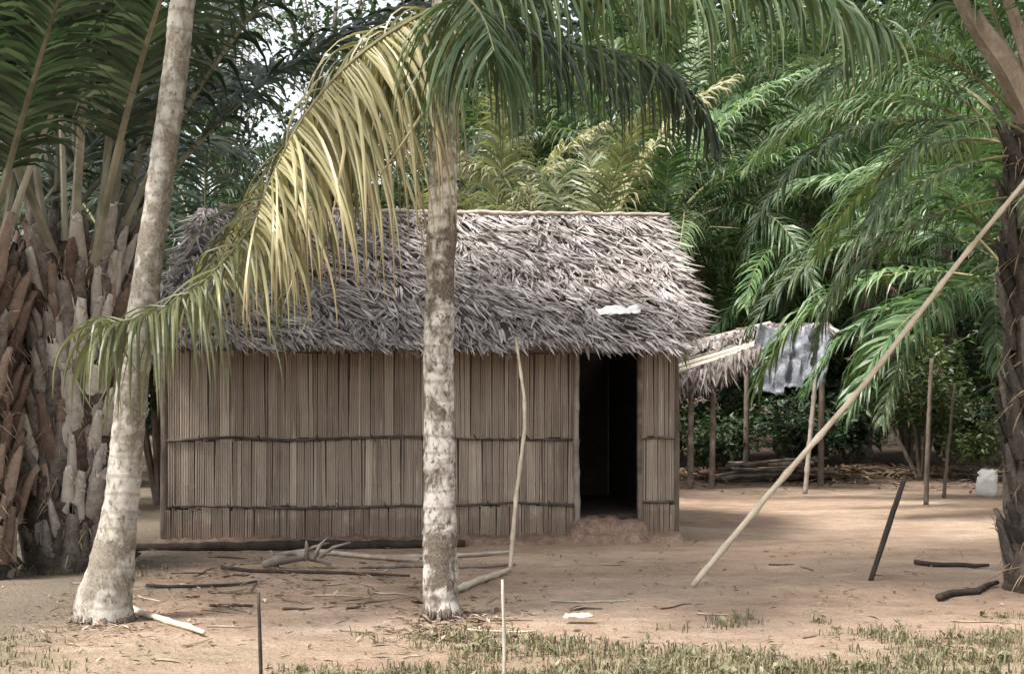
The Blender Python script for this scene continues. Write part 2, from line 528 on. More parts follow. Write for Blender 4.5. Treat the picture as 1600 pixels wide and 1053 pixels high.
def leaflets(mb, pts, s0, nl, ll, lw, droop, rnd, fwd=(35, 65), lift=(0.0, 0.35), segs=4, mi=0, tipk=0.6, fold=0.0, ragged=0.12):
    """two rows of blades along the rachis polyline from fraction s0 to its tip"""
    pts = [Vector(p) for p in pts]
    n = len(pts) - 1
    down = Vector((0, 0, -1))
    for k in range(nl):
        f = (k + rnd.uniform(-0.25, 0.25)) / (nl - 1)
        s = min(max(s0 + (1 - s0) * f, 0), 0.9995)
        i = int(s * n)
        u = s * n - i
        p = pts[i].lerp(pts[i + 1], u)
        T = (pts[i + 1] - pts[i]).normalized()
        Sd = T.cross(Vector((0, 0, 1)))
        if Sd.length < 0.05:
            Sd = Vector((0, 1, 0))
        Sd.normalize()
        N = Sd.cross(T).normalized()
        prof = min(1.0, 0.45 + f * 3.2) * (1 - tipk * max(f, 0) ** 2.5)
        for sg in (-1, 1):
            if rnd.random() < ragged * 0.4:
                continue
            L = ll * prof * rnd.uniform(1 - ragged * 1.6, 1 + ragged)
            a = R(fwd[0] + (fwd[1] - fwd[0]) * f + rnd.uniform(-7, 7))
            d = Sd * (sg * math.cos(a)) + T * math.sin(a) + N * rnd.uniform(*lift)
            d.normalize()
            kd = droop * rnd.uniform(0.75, 1.2)
            q = p.copy()
            cp, wv = [], []
            tw = rnd.uniform(-0.5, 0.5)
            kink = rnd.uniform(0.3, 0.8) if fold and rnd.random() < 0.22 else 9     # snapped blade
            kv = Vector((rnd.gauss(0, .5), rnd.gauss(0, .5), -1.0))
            step = L / segs
            for j in range(segs + 1):
                uu = j / segs
                dd = (d * max(1 - kd * uu, 0.06) + down * (kd * uu * 1.25 + 0.0)).normalized()
                if uu > kink:
                    dd = (dd * 0.35 + kv).normalized()
                W = T - dd * T.dot(dd)
                if W.length < 0.05:
                    W = Sd - dd * Sd.dot(dd)
                W.normalize()
                B = dd.cross(W)
                W = (W * math.cos(tw) + B * math.sin(tw))
                w = lw * (0.55 + 0.45 * min(1, uu * 4)) * (1 - uu ** 2.2) * 0.5
                cp.append(q.copy())
                wv.append(W * w)
                q = q + dd * step
            mb.ribbon(cp, wv, mi, fold)


def arch(L, el0, bend, n=14, power=1.25, side=0.0, rnd=None):
    p = Vector((0, 0, 0))
    pts = [p.copy()]
    for i in range(n):
        s = (i + 0.5) / n
        e = R(el0 - bend * s ** power)
        a = side * s
        p = p + Vector((math.cos(e) * math.cos(a), math.cos(e) * math.sin(a), math.sin(e))) * (L / n)
        pts.append(p.copy())
    return pts


def frond_mesh(name, L, el0, bend, nl, ll, lw, droop, seed, pet=0.2, r0=0.03, leafm='frond_green', rachm='rachis',
               lift=(0.0, 0.35), segs=4, side=0.0, fwd=(30, 62)):
    rnd = random.Random(seed)
    mb = MB()
    pts = arch(L, el0, bend, 14, 1.25, side)
    rad = [max(0.004, r0 * (1 - i / 14.0) ** 1.1 * (1.5 if i == 0 else 1.0)) for i in range(15)]
    mb.tube(pts, rad, 6, 1, flat=0.7)
    leaflets(mb, pts, pet, nl, ll, lw, droop, rnd, fwd, lift, segs)
    return mb.mesh(name, [leafm, rachm])


FRONDS = {}
WITHERED = frond_mesh('withered_frond', 3.0, -35, 48, 60, 0.6, 0.035, 0.9, 77, 0.2, 0.03, 'frond_dry', 'petiole_brown', (-0.3, 0.2))


def frond_set(key, leafm, rachm, seed, L, ll, lw, nl, r0, pet, classes, droop, lift, segs=4):
    out = []
    for i, (e, b) in enumerate(classes):
        for v in range(2):
            out.append((e, frond_mesh('frond_' + key, L * (0.92 + 0.16 * v), e, b, nl, ll, lw, droop, seed + i * 7 + v, pet, r0, leafm, rachm,
                                      lift, segs, side=(-0.35, 0.4)[v])))
    FRONDS[key] = out


OIL = [(82, 62), (62, 82), (42, 88), (22, 86), (2, 72)]
frond_set('oil', 'frond_green', 'rachis', 10, 4.6, 0.82, 0.045, 78, 0.035, 0.22, OIL, 0.85, (-0.1, 0.5))
frond_set('oil_bright', 'frond_bright', 'rachis', 40, 3.9, 0.78, 0.045, 74, 0.032, 0.22, OIL, 0.8, (-0.1, 0.5))
frond_set('oil_dark', 'frond_dark', 'rachis', 70, 4.6, 0.82, 0.048, 74, 0.035, 0.22, OIL, 0.85, (-0.1, 0.5))
frond_set('oil_yellow', 'frond_yellow', 'rachis', 90, 3.4, 0.70, 0.042, 66, 0.03, 0.2, OIL, 0.8, (-0.1, 0.5))
frond_set('coco', 'frond_green', 'rachis', 110, 3.6, 0.80, 0.04, 72, 0.03, 0.2, [(70, 75), (40, 90), (10, 80)], 0.8, (0.0, 0.25))
frond_set('oil_near', 'frond_dark', 'petiole', 130, 5.2, 0.85, 0.05, 92, 0.043, 0.27, [(86, 26), (78, 34), (68, 44), (56, 60)], 0.7, (-0.1, 0.5))
frond_set('oil_right', 'frond_bright', 'rachis', 160, 3.9, 0.8, 0.042, 84, 0.05, 0.26, OIL, 0.85, (-0.1, 0.5))


def trunk_mesh(name, pts, radii, mat, n=18, ring=0.0, ringstep=0.09, seed=1, rough=0.05):
    """smooth path through points, ring scars as small ridges"""
    rnd = random.Random(seed)
    P = [Vector(p) for p in pts]
    # resample finely
    dense, rad = [], []
    for i in range(len(P) - 1):
        p0, p1, p2, p3 = P[max(i - 1, 0)], P[i], P[i + 1], P[min(i + 2, len(P) - 1)]
        m = max(2, int((p2 - p1).length / (ringstep / 3)))
        for j in range(m):
            t = j / m
            dense.append(0.5 * ((2 * p1) + (p2 - p0) * t + (2 * p0 - 5 * p1 + 4 * p2 - p3) * t * t + (3 * p1 - p0 - 3 * p2 + p3) * t ** 3))
            rad.append(radii[i] * (1 - t) + radii[i + 1] * t)
    dense.append(P[-1])
    rad.append(radii[-1])
    mb = MB()
    rr = []
    for i, r in enumerate(rad):
        rr.append(r * (1 + (ring if i % 3 == 0 else 0.0)))
    mb.tube(dense, rr, n, 0)
    for i in range(len(mb.v)):
        v = mb.v[i]
        q = v * 5.0
        c = dense[min(i // n, len(dense) - 1)]
        d = (v - c)
        mb.v[i] = c + d * (1 + rough * 2.2 * mnoise.noise(q) + rough * 1.2 * mnoise.noise(v * 17.0))
    return mb.mesh(name, [mat], True)


def trunk_simple(h, r, mat, seed):
    rnd = random.Random(seed)
    return trunk_mesh('trunk', [(0, 0, -0.1), (rnd.uniform(-.05, .05), 0, h * .4), (rnd.uniform(-.1, .1), rnd.uniform(-.1, .1), h)],
                      [r * 1.15, r, r * 0.95], mat, 12, 0.05, 0.12, seed, 0.08)


def crown(root, key, z, count, seed, scale=1.0, emin=None, emax=None, off=(0, 0), az0=0.0, skip=None, r=0.1):
    rnd = random.Random(seed)
    fs = FRONDS[key]
    ncl = len(fs) // 2
    for i in range(count):
        azim = az0 + i * 2.39996 + rnd.uniform(-0.2, 0.2)
        f = i / max(count - 1, 1)
        cl = min(ncl - 1, int(f * ncl))
        e, me = fs[cl * 2 + rnd.randrange(2)]
        if skip and skip(azim % (2 * math.pi), e):
            continue
        s = scale * rnd.uniform(0.88, 1.1)
        tilt = rnd.uniform(-0.12, 0.12)
        link('frond', me, root, (off[0] + r * math.cos(azim), off[1] + r * math.sin(azim), z + rnd.uniform(-0.15, 0.15) - f * 0.2),
             (rnd.uniform(-0.15, 0.15), tilt, azim), (s, s, s * rnd.uniform(0.92, 1.08)))


def boot_mesh(mat, seed):
    """old leaf base: a rounded wedge, thick at the trunk, bowing out and up, with a torn fibrous end"""
    rnd = random.Random(seed)
    mb = MB()
    n = 8
    secs = [(-0.05, 0.085, 0.05, -0.01), (0.05, 0.082, 0.055, 0.015), (0.15, 0.068, 0.048, 0.035), (0.25, 0.055, 0.04, 0.05), (0.33, 0.046, 0.03, 0.07), (0.39, 0.036, 0.018, 0.095)]
    vs, fs = [], []
    bend = rnd.uniform(-0.03, 0.03)
    for i, (z, hw, th, out) in enumerate(secs):
        for k in range(n):
            a = 2 * math.pi * k / n
            p = Vector((out + math.cos(a) * th, math.sin(a) * hw + bend * (z / 0.39) ** 2, z))
            p += Vector((mnoise.noise(p * 21 + Vector((seed, 0, 0))), mnoise.noise(p * 19 + Vector((0, seed, 3))), 0)) * 0.016
            if i == len(secs) - 1:
                p.z += rnd.uniform(-0.05, 0.03)
            vs.append(p)
    for i in range(len(secs) - 1):
        for k in range(n):
            k2 = (k + 1) % n
            fs.append((i * n + k, i * n + k2, (i + 1) * n + k2, (i + 1) * n + k))
    fs.append(tuple((len(secs) - 1) * n + k for k in range(n)))
    mb.add(vs, fs)
    for k in range(5):      # loose fibres at the torn end
        p = Vector((0.08 + rnd.uniform(-.02, .03), rnd.uniform(-.04, .04), 0.34))
        d = Vector((rnd.uniform(.0, .5), rnd.uniform(-.5, .5), rnd.uniform(-.3, 1))).normalized() * rnd.uniform(.06, .14)
        w = Vector((0, 0.004, 0.002))
        mb.ribbon([p, p + d * .5, p + d + Vector((0, 0, -.02))], [w, w, w * .2])
    return mb.mesh('leaf_base', [mat], True)


BOOTS = {m: [boot_mesh(m, 5 + i) for i in range(7)] for m in ('boot', 'boot_red', 'boot_dark')}


def boots(root, rad, z0, z1, count, mats, seed, face=None, size=1.0):
    rnd = random.Random(seed)
    for i in range(count):
        a = i * 2.39996 + rnd.uniform(-0.15, 0.15)
        z = z0 + (z1 - z0) * (i + rnd.random()) / count
        m = mats(z, rnd)
        s = size * rnd.uniform(0.8, 1.2)
        link('leaf_base', rnd.choice(BOOTS[m]), root, (rad * 0.93 * math.cos(a), rad * 0.93 * math.sin(a), z),
             (rnd.uniform(-.15, .15), rnd.uniform(-0.18, 0.22), a), (s, s * rnd.uniform(.8, 1.2), s * rnd.uniform(0.9, 1.35)))


# --- background grove: oil palms behind the hut and the yard
def oil_palm(label, X, Y, h, key, count, seed, scale=1.0, group='oil palms of the grove behind the hut', r=0.2, tmat='bark_brown', **kw):
    t = thing('oil_palm', label, 'palm tree', (X, Y, 0.0), 0.0, group)
    link('trunk', trunk_simple(h, r, tmat, seed), t)
    crown(t, key, h, count, seed, scale, r=r * 0.5, **kw)
    return t


def gx(px, Y):
    return (px - 800.0) / F * Y


GL = 'oil palm in the dense grove behind the hut, its trunk hidden'
grove = [
    # px, Y, height, key, fronds, scale
    (1600, 19.0, 3.0, 'oil_bright', 26, 1.05, 'bright green oil palm whose fronds arch behind the leaning bamboo pole'),
    (1030, 27.0, 4.1, 'oil_bright', 26, 1.05, 'bright green oil palm right behind the right end of the thatched roof'),
    (1345, 29.0, 4.2, 'oil_bright', 28, 1.15, 'green oil palm standing behind the ragged old shelter'),
    (930, 20.5, 2.6, 'oil_yellow', 24, 1.0, 'yellowish young oil palm peeking over the middle of the roof ridge'),
    (760, 22.5, 2.9, 'oil_yellow', 22, 1.0, 'yellowish young oil palm directly behind the spotted middle trunk'),
    (1650, 22.0, 3.6, 'oil', 26, 1.0, 'oil palm at the far right edge behind the nearer right trunk'),
    (1050, 29.0, 5.0, 'oil', 28, 1.1, GL), (820, 31.0, 5.4, 'oil', 28, 1.1, GL), (1250, 33.0, 6.0, 'oil', 28, 1.15, GL),
    (1480, 31.0, 5.4, 'oil', 28, 1.1, GL), (1680, 34.0, 6.2, 'oil', 28, 1.15, GL), (640, 28.0, 3.4, 'oil_dark', 26, 1.0, GL),
    (480, 24.0, 2.7, 'oil_dark', 15, 0.9, 'dark oil palm just behind the left end of the roof'),
    (330, 21.0, 2.6, 'oil_dark', 14, 0.9, 'dark oil palm between the tall pale trunk and the hut roof'),
    (180, 24.0, 3.8, 'oil_dark', 28, 1.05, GL), (40, 29.0, 4.8, 'oil_dark', 28, 1.1, GL),
    (1130, 40.0, 8.2, 'oil', 28, 1.2, GL), (1400, 42.0, 8.6, 'oil', 28, 1.2, GL), (900, 41.0, 8.0, 'oil', 28, 1.2, GL), (1620, 43.0, 9.0, 'oil', 28, 1.2, GL),
    (140, 40.0, 7.4, 'oil_dark', 28, 1.2, GL),
]
for i, (px, Y, h, key, cnt, sc, lab) in enumerate(grove):
    low_right = None
    if px == 1030:
        low_right = lambda a, e: e < 45 and (a > 4.3 or a < 0.6)
    if px == 930:
        low_right = lambda a, e: e < 70 and (a > 4.5 or a < 1.0)
    oil_palm(lab, gx(px, Y), Y, h, key, cnt, 200 + i, sc, skip=low_right)
    if i in (2, 5, 6, 8, 11, 14, 17):
        rn = random.Random(i)
        for k in range(2):
            t_ = bpy.data.objects['oil_palm' if i == 0 else 'oil_palm.%03d' % i]
            link('withered_frond', WITHERED, t_, (0, 0, h - 0.2), (0, 0, rn.uniform(0, 6.283)), rn.uniform(0.7, 1.0))


# --- broadleaf bushes and a tree
def bush_meshes(name, H, Rr, nleaf, size, leafm, seed, nst=7, flat=0.7):
    rnd = random.Random(seed)
    st, lv = MB(), MB()
    tips = []
    for i in range(nst):
        a = i * 2.4 + rnd.uniform(-.4, .4)
        rr = Rr * rnd.uniform(0.25, 0.9)
        top = Vector((math.cos(a) * rr, math.sin(a) * rr, H * rnd.uniform(0.55, 1.0)))
        mid = Vector((top.x * 0.35 + rnd.uniform(-.1, .1) * Rr, top.y * 0.35 + rnd.uniform(-.1, .1) * Rr, top.z * 0.55))
        st.tube([(math.cos(a) * 0.04, math.sin(a) * 0.04, -0.05), mid, top], [0.025 * H / 1.5, 0.016 * H / 1.5, 0.005], 5)
        for j in range(5):
            q = mid.lerp(top, rnd.random())
            e = q + Vector((rnd.gauss(0, .3) * Rr, rnd.gauss(0, .3) * Rr, rnd.uniform(-.05, .25) * H))
            st.tube([q, e], [0.008, 0.003], 4)
            tips.append((q, e))
        tips.append((mid, top))
    for i in range(nleaf):
        q, e = rnd.choice(tips)
        c = q.lerp(e, rnd.uniform(0.1, 1.1)) + Vector((rnd.gauss(0, .10), rnd.gauss(0, .10), rnd.gauss(0, .08))) * Rr * 1.4
        L = size * rnd.uniform(0.6, 1.3)
        d = Vector((rnd.gauss(0, 1), rnd.gauss(0, 1), rnd.uniform(-1.0, 0.6))).normalized()
        w = d.cross(Vector((rnd.gauss(0, .5), rnd.gauss(0, .5), 1))).normalized() * L * 0.24
        n = w.cross(d).normalized() * (L * 0.06)
        m1 = c + d * L * 0.4
        lv.add([c, m1 - w + n, c + d * L - n, m1 + w + n], [(0, 1, 2), (0, 2, 3)])
    return st.mesh(name + '_stem', ['bark_brown']), lv.mesh(name + '_leaves', [leafm])


BUSH = {
    'low_dark': bush_meshes('bush', 1.5, 1.1, 1500, 0.17, 'broadleaf_dark', 3),
    'low_green': bush_meshes('bush', 1.2, 0.9, 1100, 0.15, 'broadleaf', 4),
    'tall_dark': bush_meshes('bush', 3.0, 1.5, 3200, 0.18, 'broadleaf_dark', 5, 9),
    'tall_green': bush_meshes('bush', 2.6, 1.3, 2400, 0.17, 'broadleaf', 6, 9),
}


def bush(kind, px, Y, label, s=1.0, rz=0.0, group='bushes under the palms'):
    t = thing('bush', label, 'bush', (gx(px, Y), Y, 0), rz, group)
    a, b = BUSH[kind]
    link('stem', a, t, scale=s)
    link('foliage', b, t, scale=s)
    return t


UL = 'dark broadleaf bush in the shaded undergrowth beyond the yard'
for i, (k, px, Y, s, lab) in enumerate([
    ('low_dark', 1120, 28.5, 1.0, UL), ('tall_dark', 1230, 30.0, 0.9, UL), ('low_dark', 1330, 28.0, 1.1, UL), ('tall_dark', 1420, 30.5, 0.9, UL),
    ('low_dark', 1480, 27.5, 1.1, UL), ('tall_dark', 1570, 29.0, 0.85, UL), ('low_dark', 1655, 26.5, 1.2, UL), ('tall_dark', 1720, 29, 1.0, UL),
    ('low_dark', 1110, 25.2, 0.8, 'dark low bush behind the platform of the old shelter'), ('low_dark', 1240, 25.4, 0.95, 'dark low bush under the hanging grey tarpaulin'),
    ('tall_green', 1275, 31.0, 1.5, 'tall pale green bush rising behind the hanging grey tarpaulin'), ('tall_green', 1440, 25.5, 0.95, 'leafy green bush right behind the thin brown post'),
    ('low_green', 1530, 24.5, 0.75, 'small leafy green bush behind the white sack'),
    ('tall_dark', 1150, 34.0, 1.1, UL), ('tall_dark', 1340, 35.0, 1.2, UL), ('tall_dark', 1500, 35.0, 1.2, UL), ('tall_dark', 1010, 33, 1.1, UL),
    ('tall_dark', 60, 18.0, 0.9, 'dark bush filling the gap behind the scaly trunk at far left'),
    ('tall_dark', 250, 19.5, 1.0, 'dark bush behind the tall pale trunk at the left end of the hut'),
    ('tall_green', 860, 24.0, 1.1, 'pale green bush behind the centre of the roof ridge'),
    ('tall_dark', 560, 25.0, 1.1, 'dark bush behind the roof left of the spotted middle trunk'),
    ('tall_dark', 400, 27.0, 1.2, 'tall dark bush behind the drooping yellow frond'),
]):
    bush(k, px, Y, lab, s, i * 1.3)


def leafy_tree(label, X, Y, H, Rc, nleaf, seed, leafm='broadleaf_dark', size=0.2):
    rnd = random.Random(seed)
    t = thing('broadleaf_tree', label, 'tree', (X, Y, 0))
    tk, lv = MB(), MB()
    tk.tube([(0, 0, -0.1), (0.1, 0, H * .3), (0.05, 0.1, H * .6), (0.2, 0, H * 0.9)], [0.16, 0.13, 0.09, 0.03], 8)
    cl = []
    for i in range(26):
        z = H * rnd.uniform(0.42, 1.0)
        a = rnd.uniform(0, 6.283)
        rr = Rc * rnd.uniform(0.3, 1.0) * math.sqrt(max(0.1, 1 - ((z / H - 0.66) / 0.42) ** 2))
        e = Vector((math.cos(a) * rr, math.sin(a) * rr, z))
        b = Vector((0.1, 0.05, z * 0.72))
        tk.tube([b, b.lerp(e, 0.5) + Vector((0, 0, -0.1)), e], [0.05, 0.03, 0.01], 5)
        cl.append((b, e))
    for i in range(nleaf):
        b, e = rnd.choice(cl)
        c = b.lerp(e, rnd.uniform(0.45, 1.1)) + Vector((rnd.gauss(0, .3), rnd.gauss(0, .3), rnd.gauss(0, .22)))
        L = size * rnd.uniform(0.6, 1.3)
        d = Vector((rnd.gauss(0, 1), rnd.gauss(0, 1), rnd.uniform(-1.2, 0.5))).normalized()
        w = d.cross(Vector((rnd.gauss(0, .5), rnd.gauss(0, .5), 1))).normalized() * L * 0.25
        m1 = c + d * L * 0.4
        lv.add([c, m1 - w, c + d * L, m1 + w], [(0, 1, 2), (0, 2, 3)])
    link('trunk', tk.mesh('trunk', ['bark_brown'], True), t)
    link('crown', lv.mesh('crown', [leafm]), t)


leafy_tree('dark small-leaved tree against the white sky, left of the middle palm', gx(505, 24), 24.0, 8.6, 1.6, 3600, 31, size=0.15)
leafy_tree('dark small-leaved tree right beside the tall pale trunk', gx(345, 26), 26.0, 8.4, 1.5, 3000, 32, size=0.14)
leafy_tree('dark leafy tree behind the upright fronds in the top left corner', gx(170, 27), 27.0, 9.5, 2.0, 4200, 33, size=0.2)


def far_wood():
    rng = np.random.default_rng(5)
    V, Fs = [], []
    for i in range(64):
        X = rng.uniform(-26, 26)
        Y = rng.uniform(47, 62)
        px = X / Y * F + 800
        H = rng.uniform(14, 22)
        if 330 < px < 600:
            H = rng.uniform(4.0, 5.5)
        elif 180 < px < 720:
            H = rng.uniform(5.5, 7.5)
        n = 1500
        u = rng.normal(size=(n, 3))
        u /= np.linalg.norm(u, axis=1)[:, None]
        rad = rng.uniform(0.55, 1.05, n)[:, None]
        c = np.array([X, Y, H * 0.52]) + u * rad * np.array([2.6, 2.6, H * 0.5])
        d = rng.normal(size=(n, 3)) + np.array([0, 0, -0.4])
        d /= np.linalg.norm(d, axis=1)[:, None]
        w = np.cross(d, rng.normal(size=(n, 3)))
        w /= np.linalg.norm(w, axis=1)[:, None]
        L = rng.uniform(0.35, 0.75, n)[:, None]
        V.append(np.stack([c, c + d * L * .45 - w * L * .3, c + d * L, c + d * L * .45 + w * L * .3], axis=1).reshape(-1, 3))
    V = np.concatenate(V)
    n = len(V) // 4
    me = bpy.data.meshes.new('far_wood')
    me.vertices.add(len(V))
    me.vertices.foreach_set('co', V.astype(np.float32).ravel())
    me.loops.add(4 * n)
    me.loops.foreach_set('vertex_index', np.arange(4 * n, dtype=np.int32))
    me.polygons.add(n)
    me.polygons.foreach_set('loop_start', np.arange(0, 4 * n, 4, dtype=np.int32))
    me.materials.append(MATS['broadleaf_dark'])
    me.update()
    me.validate()
    tag(link('far_wood', me), 'far dark wood closing the view behind the palm grove', 'wood', None, 'stuff')


far_wood()

# ------------------------------------------------------------------ the hut
HUT = Vector((-0.847, 14.6, 0.0))
YAW = R(8.5)
HW, HD = 2.52, 3.0        # half width, depth
DX0, DX1 = 1.52, 2.14     # doorway
WT = 2.06                 # wall top
hut = thing('thatched_hut', 'thatched hut with split bamboo walls and a dark open doorway', 'hut', HUT, YAW)


def rod(name, parent, pts, radii, mat, n=7, nodes=0.0, loc=(0, 0, 0), seed=0, wob=0.0):
    """pole of bamboo or wood, optional node swellings every `nodes` metres"""
    rnd = random.Random(seed)
    P = [Vector(p) for p in pts]
    dense, rr = [], []
    for i in range(len(P) - 1):
        m = max(2, int((P[i + 1] - P[i]).length / 0.07))
        for j in range(m):
            t = j / m
            dense.append(P[i].lerp(P[i + 1], t) + Vector((rnd.uniform(-wob, wob), rnd.uniform(-wob, wob), rnd.uniform(-wob, wob))))
            rr.append(radii[i] * (1 - t) + radii[i + 1] * t)
    dense.append(P[-1])
    rr.append(radii[-1])
    if nodes:
        acc = 0.0
        for i in range(1, len(dense)):
            acc += (dense[i] - dense[i - 1]).length
            if acc > nodes:
                rr[i] *= 1.3
                acc = 0.0
    mb = MB()
    mb.tube(dense, rr, n)
    return link(name, mb.mesh(name, [mat], True), parent, loc)


def strip_mesh(w, h, seed):
    """one split-bamboo slat: shallow curved cross-section with two node ridges"""
    rnd = random.Random(seed)
    mb = MB()
    zs = [0, h * 0.3, h * 0.32, h * 0.34, h * 0.72, h]
    hw = w / 2
    nr = max(1, int(round(w / 0.021)))
    xs, ys = [], []
    for r_ in range(nr):
        a, b = -hw + w * r_ / nr, -hw + w * (r_ + 1) / nr
        dep = rnd.uniform(-0.0065, -0.002)
        xs += [a + (b - a) * 0.06, a + (b - a) * 0.3, a + (b - a) * 0.7, a + (b - a) * 0.94]
        ys += [0.004, dep, dep, 0.004]
    nx = len(xs)
    vs, fs = [], []
    for i, z in enumerate(zs):
        b = 0.0025 if i == 2 else 0.0
        off = rnd.uniform(-0.0015, 0.0015)
        for x, y in zip(xs, ys):
            vs.append(Vector((x + off, y - (b if y < 0 else 0), z)))
    for i in range(len(zs) - 1):
        for k in range(nx - 1):
            fs.append((i * nx + k, i * nx + k + 1, (i + 1) * nx + k + 1, (i + 1) * nx + k))
    mb.add(vs, fs)
    return mb.mesh('bamboo_strip', ['bamboo_strip'])


def wall_strips(parent, segs, seed):
    """segs: (x0, x1, z0, z1); each slat an object"""
    rnd = random.Random(seed)
    cache = {}
    for (x0, x1, z0, z1) in segs:
        x = x0
        while x < x1 - 0.012:
            w = min(rnd.choice((0.026, 0.04, 0.055, 0.07, 0.095)), x1 - x)
            if x1 - x - w < 0.02:
                w = x1 - x
            key = (round(w, 3), round(z1 - z0, 2), rnd.randrange(3))
            if key not in cache:
                cache[key] = strip_mesh(w * 0.975, z1 - z0, len(cache))
            link('bamboo_strip', cache[key], parent, (x + w / 2, rnd.uniform(-0.005, 0.005), z0 + rnd.uniform(-0.03, 0.012)),
                 (rnd.uniform(-0.006, 0.006), rnd.gauss(0, 0.009), rnd.uniform(-0.07, 0.07)))
            x += w


def build_hut():
    # front wall: earth-dark backing so gaps between slats read dark, then slats in three tiers
    fw = MB()
    for (x0, x1) in ((-HW, DX0), (DX1, HW)):
        fw.box(((x0 + x1) / 2, 0.035, WT / 2), x1 - x0, 0.03, WT)
    fw.box(((DX0 + DX1) / 2, 0.035, 2.0), DX1 - DX0 - 0.002, 0.03, 0.12)
    front = link('front_wall', fw.mesh('front_wall', ['batten']), hut)
    Z = [0.03, 0.385, 1.045, 2.04]
    segs = []
    for i in range(3):
        segs.append((-HW, DX0 - 0.03, Z[i], Z[i + 1]))
        segs.append((DX1 + 0.03, HW, Z[i], Z[i + 1]))
    wall_strips(front, segs, 77)
    rnd = random.Random(8)
    for zi, z in enumerate((0.385, 1.045, 1.9)):
        for (x0, x1) in ((-HW + 0.02, DX0 - 0.04), (DX1 + 0.02, HW - 0.01)):
            n = max(2, int((x1 - x0) / 0.5))
            pts = [(x0 + (x1 - x0) * k / n, -0.024 + rnd.uniform(-.004, .004), z + rnd.uniform(-0.028, 0.022)) for k in range(n + 1)]
            rod('batten', front, pts, [rnd.uniform(0.009, 0.016) for _ in range(n + 1)], 'batten', 6, 0.21, seed=zi, wob=0.004)
    # ties of vine round the battens
    for k in range(16):
        x = -HW + 0.15 + k * 0.255 + rnd.uniform(-.07, .07)
        z = (0.385, 1.045)[k % 2]
        t = MB()
        t.tube([(x - 0.02, -0.030, z + 0.03), (x, -0.042, z), (x + 0.02, -0.030, z - 0.03)], [0.006] * 3, 5)
        link('vine_tie', t.mesh('vine_tie', ['stick_dark']), front)
    # side and back walls
    sw = MB()
    for x in (-HW, HW):
        y = 0.05
        while y < HD:
            w = rnd.choice((0.046, 0.06, 0.075))
            sw.box((x + rnd.uniform(-.004, .004), y + w / 2, WT / 2), 0.014, w * 0.95, WT)
            y += w
    side = link('side_wall', sw.mesh('side_wall', ['bamboo_strip']), hut)
    side['kind'] = 'stuff'
    bw = MB()
    x = -HW
    while x < HW:
        w = rnd.choice((0.06, 0.08))
        bw.box((x + w / 2, HD, WT / 2), w * 0.96, 0.014, WT)
        x += w
    back = link('back_wall', bw.mesh('back_wall', ['bamboo_strip']), hut)
    back['kind'] = 'stuff'
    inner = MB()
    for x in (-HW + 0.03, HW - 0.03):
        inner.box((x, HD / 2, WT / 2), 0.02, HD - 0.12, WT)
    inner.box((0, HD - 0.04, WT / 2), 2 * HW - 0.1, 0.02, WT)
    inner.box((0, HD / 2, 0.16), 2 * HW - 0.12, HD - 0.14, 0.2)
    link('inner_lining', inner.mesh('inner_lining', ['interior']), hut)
    # posts
    for x in (-HW - 0.01, HW + 0.01):
        for y in (0.03, HD - 0.02):
            rod('corner_post', hut, [(x, y, -0.1), (x + 0.01, y, 1.0), (x, y, 2.1)], [0.045, 0.042, 0.04], 'bark_brown', 8, seed=int(x * 10))
    df = rod('door_post', hut, [(DX0 - 0.005, -0.035, 0.1), (DX0 - 0.02, -0.03, 1.0), (DX0 - 0.01, -0.03, 1.98)], [0.03, 0.027, 0.025], 'bamboo_grey', 8, 0.3, seed=3)
    rod('door_post', hut, [(DX1 + 0.02, -0.03, 0.1), (DX1 + 0.01, -0.03, 1.0), (DX1 + 0.015, -0.03, 1.98)], [0.026, 0.026, 0.024], 'wood_weathered', 8, seed=4)
    rod('undercut_shade_log', hut, [(-HW - 0.3, -0.30, 0.03), (-1.2, -0.33, 0.035), (0.35, -0.30, 0.025)], [0.042, 0.05, 0.038], 'stick_dark', 8, seed=6, wob=0.008)  # near-black rod stands in for the shadow in the plinth's undercut
    # trodden earth threshold and plinth
    pl = MB()
    n = 110
    vs, fs = [], []
    for i in range(n + 1):
        x = -HW - 0.10 + (2 * HW + 0.12) * i / n
        nz = mnoise.noise(Vector((x * 2.1, 0, 0)))
        d = max(0.0, min(1.0, (x - DX0 + 0.12) / 0.10, (DX1 + 0.10 - x) / 0.08))
        top = 0.085 + 0.03 * nz + d * 0.15
        for (y, z) in ((-0.30 - 0.06 * nz - d * 0.02, -0.03), (-0.24 - d * 0.02, top * 0.4), (-0.16 - d * 0.02, top * 0.85), (0.0, top), (0.06, top)):
            vs.append(Vector((x, y + 0.05 * mnoise.noise(Vector((x * 9, y * 9, 2))), z + (0.05 * mnoise.noise(Vector((x * 11, y * 11, 5))) + 0.03 * mnoise.noise(Vector((x * 27, y * 27, 1)))) * min(1, max(0, z * 8)))))
    for i in range(n):
        for k in range(4):
            fs.append((i * 5 + k, (i + 1) * 5 + k, (i + 1) * 5 + k + 1, i * 5 + k + 1))
    pl.add(vs, fs)
    link('earth_threshold', pl.mesh('earth_threshold', ['earth'], True), hut)


build_hut()


